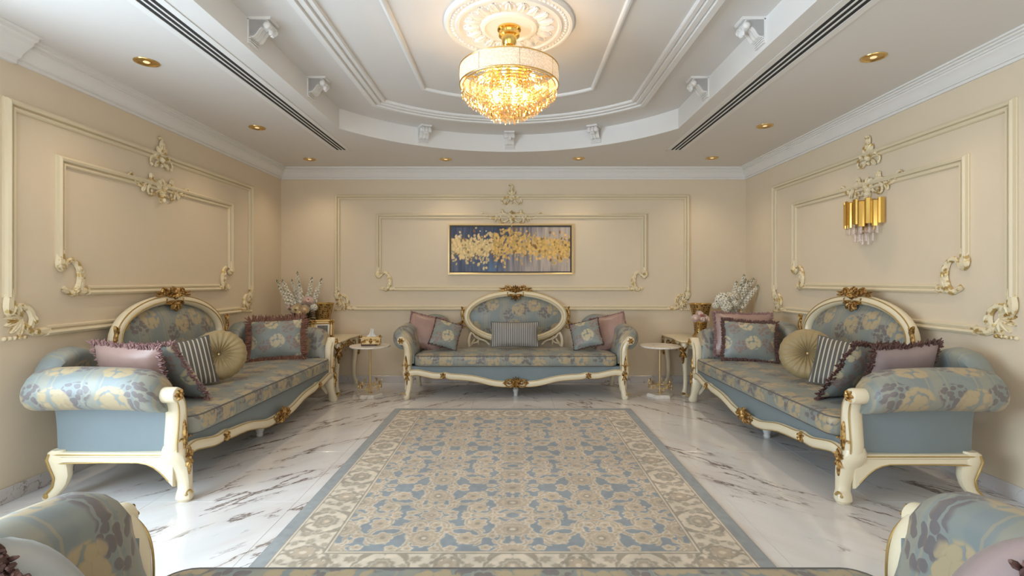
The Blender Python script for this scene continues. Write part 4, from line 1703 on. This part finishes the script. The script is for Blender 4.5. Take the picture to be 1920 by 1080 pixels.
# ------------------------------------------------------------------ corner console tables
def make_console(label):
    """front-inner corner at local (0,0); top runs to +x and +y"""
    t = thing('console_table', label, 'console table', group='cream and gold consoles in the back corners')
    W, D, Z = .97, .74, .625
    b = MB()
    n = 10
    ring = []
    for k in range(n + 1):
        q = k / n
        ring.append((W * q, -.012 * math.sin(3 * PI * q)))
    ring += [(W, D)]
    for k in range(n + 1):
        q = 1 - k / n
        ring.append((-.012 * math.sin(3 * PI * q), D * q)) if 0 < q < 1 else None
    ring.insert(n + 2, (0, D))
    cx, cy = W / 2, D / 2
    def off(s_, z):
        return [(cx + (x - cx) * s_, cy + (y - cy) * s_, z) for x, y in ring]
    b.loft([off(.96, Z - .030), off(.99, Z - .026), off(1.0, Z - .012), off(.99, Z)])
    top = b.build('table_top', M['lacquer'], t, smooth=30)
    b = MB()
    b.tube(off(1.0, Z - .017), .0045, 5, loop=True)
    b.build('gilt_line', M['giltline'], top)
    b = MB()
    for x0, x1, y0, y1 in ((.05, W - .05, .035, .055), (.05, W - .05, D - .055, D - .035), (.035, .055, .05, D - .05), (W - .055, W - .035, .05, D - .05)):
        b.box(x0, x1, y0, y1, Z - .095, Z - .028)
    ap = b.build('apron', M['lacquer'], t, smooth=0)
    for mx in (Matrix.Translation((W / 2, .033, Z - .065)), Matrix.Translation((.033, D / 2, Z - .065)) @ Matrix.Rotation(R(-90), 4, 'Z')):
        b = MB()
        b.M = mx
        for a in (90, 40, 140, -90, -40, 220):
            b.leaf(0, 0, a, .045, .026, .016)
        for sg in (-1, 1):
            b.curl(sg * .02, .0, 90 - sg * 80, .16, -sg * 3, -sg * 40, .010, .006)
            b.curl(sg * .17, .0, 90 - sg * 80, .14, -sg * 3, -sg * 40, .010, .006)
            b.leaf(sg * .12, -.01, -90 + sg * 60, .06, .025, .014)
        b.build('apron_carving', M['gilt'], ap, smooth=50)
    for ix, iy in ((0, 0), (1, 0), (0, 1), (1, 1)):
        x, y = .055 + (W - .11) * ix, .055 + (D - .11) * iy
        ox, oy = (-1, 1)[ix], (-1, 1)[iy]
        b = MB()
        st = []
        for z, o_, r_ in ((Z - .03, 0, .040), (Z - .09, .004, .042), (.47, .008, .034), (.38, .002, .028), (.26, -.008, .025), (.15, -.010, .023), (.08, -.002, .022), (.04, .010, .026), (.015, .016, .030), (0, .016, .022)):
            st.append((z, x + ox * o_, y + oy * o_, r_, r_))
        leg_loft(b, st, 10)
        lg = b.build('leg', M['lacquer'], t)
        b = MB()
        b.M = Matrix.Translation((x + ox * .03, y + oy * .03, Z - .12)) @ Matrix.Rotation(math.atan2(oy, ox) + PI / 2, 4, 'Z')
        for a, ln in ((-90, .14), (-60, .08), (-120, .08), (90, .05), (40, .05), (140, .05)):
            b.leaf(0, 0, a, ln, .035, .020)
        b.curl(.015, .02, 30, .08, 5, 50, .009, .006)
        b.curl(-.015, .02, 150, .08, -5, -50, .009, .006)
        b.build('knee_carving', M['gilt'], lg, smooth=50)
        b = MB()
        b.ball((x + ox * .022, y + oy * .022, .022), .027, .027, .02, 8, 5)
        b.build('gilt_toe', M['gilt'], lg)
    return t


c1 = make_console('cream and gold console table in the back right corner beside the sofa')
c1.location = (1.90, 5.53, 0)
c2 = copy_tree(c1)
c2['label'] = 'cream and gold console table in the back left corner beside the sofa'
c2.location = (-1.95, 5.53, 0)
c2.rotation_euler = (0, 0, 0)
c2.scale = (-1, 1, 1)


# ------------------------------------------------------------------ round side tables
def make_side(label):
    t = thing('round_side_table', label, 'side table', group='round marble side tables beside the back sofa')
    b = MB()
    b.lathe([(0, .553), (.205, .553), (.222, .557), (.226, .566), (.222, .574), (0, .576)], 40)
    b.build('table_top', M['tabletop'], t, smooth=30)
    b = MB()
    b.lathe([(.045, .553), (.045, .545), (.012, .535), (.011, .05), (.03, .035), (.03, .03)], 14)
    b.build('stem', M['gframe'], t)
    b = MB()
    n = 6
    for r0, r1, z0, z1 in ((.150, .150, 0, .022), (.145, .135, .022, .034)):
        b.loft([[(r0 * math.cos(2 * PI * j / n), r0 * math.sin(2 * PI * j / n), z0) for j in range(n)], [(r1 * math.cos(2 * PI * j / n), r1 * math.sin(2 * PI * j / n), z1) for j in range(n)]])
    b.build('base_slab', M['tabletop'], t, smooth=0)
    b = MB()
    for k in range(18):
        a = 2 * PI * k / 18
        b.M = Matrix.Rotation(a, 4, 'Z') @ Matrix.Translation((0, -.125, .105 + .03 * (k % 3)))
        for q in (90, 30, 150, -40, 220, -90):
            b.leaf(0, 0, q + rnd.uniform(-20, 20), rnd.uniform(.024, .034), .011, .006)
    b.M = Matrix()
    b.tube([(.122 * math.cos(2 * PI * j / 30), .122 * math.sin(2 * PI * j / 30), .11) for j in range(30)], .005, 5, loop=True)
    for k in range(3):
        a = 2 * PI * k / 3 + .4
        b.tube([(.011 * math.cos(a), .011 * math.sin(a), .12), (.122 * math.cos(a), .122 * math.sin(a), .11)], .004, 5)
    b.build('leaf_ring', M['gframe'], t, smooth=50)
    return t


t1 = make_side('round marble side table with gold stem left of the back sofa')
t1.location = (-1.618, 5.55, 0)
t2 = copy_tree(t1)
t2['label'] = 'round marble side table with gold stem right of the back sofa'
t2.location = (1.66, 5.55, 0)

# tissue box on the left side table
t = thing('tissue_box', 'ornate gold tissue box on the left round side table', 'tissue box', (-1.60, 5.54, .576), R(8))
b = MB()
b.box(-.10, .055, -.075, .065, 0, .014)
b.build('base_tray', M['wood'], t, smooth=0)
b = MB()
b.loft([[(-.105 * s_, -.06 * s_, z), (.105 * s_, -.06 * s_, z), (.105 * s_, .06 * s_, z), (-.105 * s_, .06 * s_, z)] for s_, z in ((1, .014), (1.05, .02), (.97, .03), (.97, .075), (1.06, .083), (1.06, .092), (.9, .098))])
bx_ = b.build('box_body', M['gframe'], t, smooth=20)
b = MB()
b.M = Matrix.Translation((0, -.06, .055))
for sg in (-1, 1):
    b.curl(sg * .01, 0, 90 - sg * 70, .13, -sg * 4, -sg * 45, .008, .005)
    b.leaf(sg * .05, -.01, 90 - sg * 95, .045, .022, .010)
    b.ball((sg * .104, 0, .05), .014, .014, .018, 8, 5)
b.leaf(0, -.03, 90, .06, .035, .012)
b.build('scroll_relief', M['gilt'], bx_, smooth=50)
b = MB()
secs = []
for k in range(7):
    q = k / 6
    secs.append([((.045 - .022 * abs(math.sin(PI * q * .8))) * (1 - .4 * q) * math.cos(2 * PI * j / 14) * (1 + .35 * math.cos(4 * PI * j / 7 + q * 3)) + .012 * q, .02 * math.sin(2 * PI * j / 14) * (1 + .5 * math.sin(6 * PI * j / 7)), .094 + .088 * q + .012 * math.sin(3 * 2 * PI * j / 14) * q) for j in range(14)])
b.loft(secs)
b.build('tissue', M['tissue'], t, smooth=40)


# ------------------------------------------------------------------ vases, flowers, photo frame
def vase(label, loc, h=.40, s_=1.0):
    t = thing('gold_vase', label, 'vase', loc)
    b = MB()
    n = 40
    prof = [(.0, 0), (.088, 0), (.090, .012), (.075, .030), (.070, .05), (.073, .12), (.084, .20), (.104, .30), (.122, .38), (.126, .40), (.118, .40), (.100, .30), (.07, .12), (.0, .10)]
    b.lathe([(r * s_, z * h / .40) for r, z in prof], n)
    bd = b.build('vase_body', M['pierced'], t, smooth=40)
    b = MB()
    for r, z in ((.126, .40), (.091, .006)):
        b.tube([(r * s_ * math.cos(2 * PI * j / n), r * s_ * math.sin(2 * PI * j / n), z * h / .40) for j in range(n)], .005, 6, loop=True)
    b.build('rim', M['brass'], t)
    return t


vase('pierced gold flared vase on the right console behind pink flowers', (at(1313, 620, 5.98)[0], 5.98, .6255))
vase('pierced gold flared vase on the left console behind the photo frame', (at(606, 620, 6.08)[0], 6.08, .6255))


def rose_mb(r, layers=4):
    b = MB()
    b.ball((0, 0, 0), r * .38, r * .38, r * .42, 8, 5)
    for l_ in range(layers):
        rr2 = r * (.45 + .55 * l_ / (layers - 1))
        cnt = 4 + l_
        opn = .35 + .75 * l_ / (layers - 1)
        for k in range(cnt):
            a = 2 * PI * k / cnt + l_ * .7
            pts, fs = [], []
            m = 4
            for i in range(m + 1):
                for j in range(m + 1):
                    p_, q = i / m, -1 + 2 * j / m
                    w = .72 * rr2 * math.sin(PI * (.18 + .62 * p_)) * (1.15 if p_ < .9 else .95)
                    rad = rr2 * (.25 + .75 * math.sin(p_ * PI / 2 * min(1, opn + .2)))
                    z = -rr2 * .45 + rr2 * 1.05 * (p_ ** .9) * (1.15 - .6 * opn)
                    ang = a + q * w / max(rad, rr2 * .35)
                    rad2 = rad * (1 - .06 * q * q) + .12 * rr2 * max(0, p_ - .7)
                    pts.append((rad2 * math.cos(ang), rad2 * math.sin(ang), z))
            for i in range(m):
                for j in range(m):
                    q = i * (m + 1) + j
                    fs.append((q, q + 1, q + m + 2, q + m + 1))
            b.add(pts, fs)
    return b


def mop_mb(r):
    """round flower head of many small four-petalled florets"""
    b = MB()
    b.ball((0, 0, -r * .1), r * .72, r * .72, r * .66, 10, 6)
    n = 46
    for k in range(n):
        z = 1 - 1.45 * (k + .5) / n
        q = math.sqrt(max(0, 1 - z * z))
        a = k * 2.4
        d = Vector((q * math.cos(a), q * math.sin(a), z))
        u = d.cross(Vector((.3, .2, 1))).normalized()
        w = d.cross(u)
        c = d * r * rnd.uniform(.78, .95)
        s_ = r * .30
        pts = [tuple(c - d * s_ * .3)]
        for p_ in range(8):
            an = 2 * PI * p_ / 8 + k
            f = 1.15 if p_ % 2 == 0 else .62
            pts.append(tuple(c + (u * math.cos(an) + w * math.sin(an)) * s_ * f + d * s_ * (.3 if p_ % 2 == 0 else 0)))
        b.add(pts, [(0, 1 + p_, 1 + (p_ + 1) % 8) for p_ in range(8)])
    return b


def spike_mb(h, r, dens):
    """upright stalk set with small five-petalled florets"""
    b = MB()
    n = int(h * dens)
    for k in range(n):
        q = k / n
        z = h * (.18 + .82 * q)
        a = k * 2.4
        rr2 = r * (1 - .72 * q) * rnd.uniform(.35, 1.15)
        c = (rr2 * math.cos(a), rr2 * math.sin(a), z)
        s_ = .028 * (1 - .5 * q)
        out_ = Vector((math.cos(a), math.sin(a), .35)).normalized()
        u = out_.cross(Vector((0, 0, 1))).normalized()
        w = out_.cross(u)
        pts = [tuple(Vector(c) - out_ * s_ * .4)]
        fs = []
        for p_ in range(10):
            an = 2 * PI * p_ / 10
            f = 1.15 if p_ % 2 == 0 else .6
            pts.append(tuple(Vector(c) + (u * math.cos(an) + w * math.sin(an)) * s_ * f + out_ * s_ * .35 * (1 if p_ % 2 == 0 else -.2)))
        fs = [(0, 1 + p_, 1 + (p_ + 1) % 10) for p_ in range(10)]
        b.add(pts, fs)
    return b


def leafy(b, p, d, ln, wd):
    d = Vector(d).normalized()
    s_ = d.cross(Vector((0, 0, 1)))
    s_ = s_.normalized() if s_.length > .01 else Vector((1, 0, 0))
    nrm = s_.cross(d)
    pts, fs = [], []
    for i in range(6):
        q = i / 5
        w = wd * math.sin(PI * (.08 + .9 * q)) * .5
        c = Vector(p) + d * ln * q + nrm * (-.25 * ln * q * q)
        pts += [tuple(c - s_ * w), tuple(c - nrm * w * .25), tuple(c + s_ * w)]
    for i in range(5):
        q = i * 3
        fs += [(q, q + 1, q + 4, q + 3), (q + 1, q + 2, q + 5, q + 4)]
    b.add(pts, fs)


def bouquet(label, loc, spikes, roses, leaves, smat, vz, vr, group=None):
    """things: vase with flowers; spikes (dx,dy,h,tiltx,tilty), roses (dx,dy,dz,r,mat), leaves (count, mat, radius, z)"""
    t = thing('flower_arrangement', label, 'flowers', loc)
    b = MB()
    b.lathe([(0, 0), (vr * .7, 0), (vr * .75, .01), (vr * .5, .03), (vr * .6, vz * .3), (vr, vz * .75), (vr * .85, vz), (vr * .7, vz), (0, vz * .6)], 24)
    b.build('vase', M['pierced'], t, smooth=40)
    for i, (dx, dy, h, tx, ty) in enumerate(spikes):
        b = spike_mb(h, .048, 165)
        o = b.build('flower_spike', M[smat], t, smooth=0)
        o.location, o.rotation_euler = (dx, dy, vz - .02), (R(ty), R(tx), 0)
        c = MB()
        c.tube([(0, 0, -.04), (0, 0, h * .5), (0, 0, h)], [.004, .004, .002], 5)
        for k in range(7):
            c.ball((.008 * math.cos(k * 2.4), .008 * math.sin(k * 2.4), h * (.93 + .02 * k)), .006, .006, .008, 5, 4)
        c.build('stalk', M['green'], o)
    for dx, dy, dz, r, mt in roses:
        mop = mt == 'petal_white'
        o = (mop_mb(r) if mop else rose_mb(r)).build('flower_head' if mop else 'rose', M[mt], t, smooth=0 if mop else 60)
        d = Vector((dx, dy - .12, max(dz - vz * .7, .02) * .6))
        o.location = (dx, dy, dz)
        o.rotation_mode = 'QUATERNION'
        o.rotation_quaternion = d.to_track_quat('Z', 'Y')
        if mt == 'petal_pink':
            c = MB()
            c.ball((0, 0, r * .28), r * .2, r * .2, r * .2, 8, 5)
            c.build('flower_heart', M['heart'], o)
    for cnt, mt, rad, z, ln in leaves:
        for k in range(cnt):
            b = MB()
            a = 2 * PI * k / cnt + rnd.uniform(-.3, .3)
            leafy(b, (.03 * math.cos(a), .03 * math.sin(a), z + rnd.uniform(-.03, .03)), (math.cos(a), math.sin(a) * .8, rnd.uniform(-.1, .8)), ln * rnd.uniform(.8, 1.2), .06)
            b.build('leaf', M[mt], t, smooth=60)
    return t


# left console: white spikes with cream roses and dark leaves
bouquet('white flower spikes with cream roses and dark leaves on the left console', (-2.56, 5.95, .6255),
        [(-.04, .05, .50, -34, 0), (-.03, .02, .46, -25, 4), (-.02, .08, .52, -9, -3), (.02, .07, .45, 8, -2), (.06, .05, .46, 20, 2), (-.05, .0, .40, -30, 8), (-.02, .1, .44, -17, 4), (0, .02, .40, -4, 6)],
        [(-.01, -.11, .345, .066, 'petal_cream'), (.07, -.10, .335, .060, 'petal_cream'), (.03, -.13, .300, .050, 'petal_cream'), (.09, -.04, .440, .066, 'petal_pink'), (-.12, -.08, .365, .036, 'petal_pink'), (.155, -.02, .36, .045, 'petal_white')],
        [(16, 'darkleaf', .22, .22, .17), (14, 'darkleaf', .27, .16, .15), (8, 'green', .22, .25, .16)], 'petal_white', .27, .085)
# right console: white hydrangea and spikes leaning right
bouquet('white blossom arrangement leaning right with green leaves on the right console', (2.60, 5.95, .6255),
        [(.05, .02, .52, 31, 0), (.04, .0, .46, 25, 3), (.05, .05, .52, 20, -2), (.03, .05, .42, 13, 2), (.06, .0, .46, 37, 6), (.04, .07, .50, 28, -6), (.03, .02, .40, 19, 3), (.06, .03, .42, 33, 2), (.05, .06, .44, 23, 4), (.05, .02, .34, 41, 2)],
        [(-.10, -.09, .455, .085, 'petal_white'), (-.07, -.12, .375, .070, 'petal_white'), (-.17, -.07, .385, .046, 'petal_white'), (.0, -.07, .49, .060, 'petal_white'), (.12, -.08, .30, .045, 'petal_cream'), (.04, -.10, .41, .050, 'petal_white'), (.05, -.06, .50, .05, 'petal_white')],
        [(14, 'green', .22, .19, .16), (10, 'green', .26, .15, .14), (8, 'darkleaf', .22, .20, .15)], 'petal_white', .26, .085)
# pink posy on a slim gold holder
t = thing('pink_posy', 'pink flowers on a slim gold holder in front of the right vase', 'flowers', (at(1313, 620, 5.80)[0], 5.80, .6255))
b = MB()
b.lathe([(0, 0), (.042, 0), (.042, .008), (.018, .02), (.013, .05), (.013, .17), (.024, .195), (.028, .205), (0, .205)], 18)
b.build('holder', M['gold'], t)
for dx, dy, dz, r in ((-.065, -.02, .235, .050), (.06, -.02, .235, .056), (-.01, .0, .285, .046), (-.005, -.05, .23, .042), (.02, .04, .25, .045)):
    o = rose_mb(r).build('rose', M['petal_pink'], t, smooth=60)
    o.location = (dx, dy, dz)
    o.rotation_mode = 'QUATERNION'
    o.rotation_quaternion = Vector((dx, dy - .08, .06)).to_track_quat('Z', 'Y')
b = MB()
b.ball((0, -.045, .27), .018, .015, .018, 8, 5)
b.build('flower_heart', M['heart'], t)
# photo frame leaning on the left console
t = thing('photo_frame', 'small ornate gold photo frame on the left console', 'photo frame', (at(604, 620, 5.70)[0], 5.70, .6265), R(10))
t.rotation_euler = (R(-10), 0, R(10))
b = MB()
b.box(-.085, .085, .006, .010, .03, .185)
b.build('backing', M['wood'], t, smooth=0)
b = MB()
b.sweep([(-.10, .008, .02), (.10, .008, .02), (.10, .008, .195), (-.10, .008, .195)], [(-.028, 0), (-.028, .012), (-.018, .022), (-.006, .014), (.008, .018), (.022, .010), (.026, 0)], (0, -1, 0), loop=True)
fo = b.build('frame', M['gframe'], t, smooth=20)
b = MB()
for x in (-.10, .10):
    for z in (.02, .195):
        b.M = Matrix.Translation((x, -.008, z))
        for a in range(0, 360, 60):
            b.leaf(0, 0, a, .034, .022, .010)
b.build('corner_leaf', M['gilt'], fo, smooth=50)
b = MB()
b.box(-.078, .078, .003, .006, .040, .176)
b.build('mount', M['tissue'], t, smooth=0)
b = MB()
b.box(-.058, .058, .0, .003, .058, .158)
b.build('photograph', M['photo'], t, smooth=0)
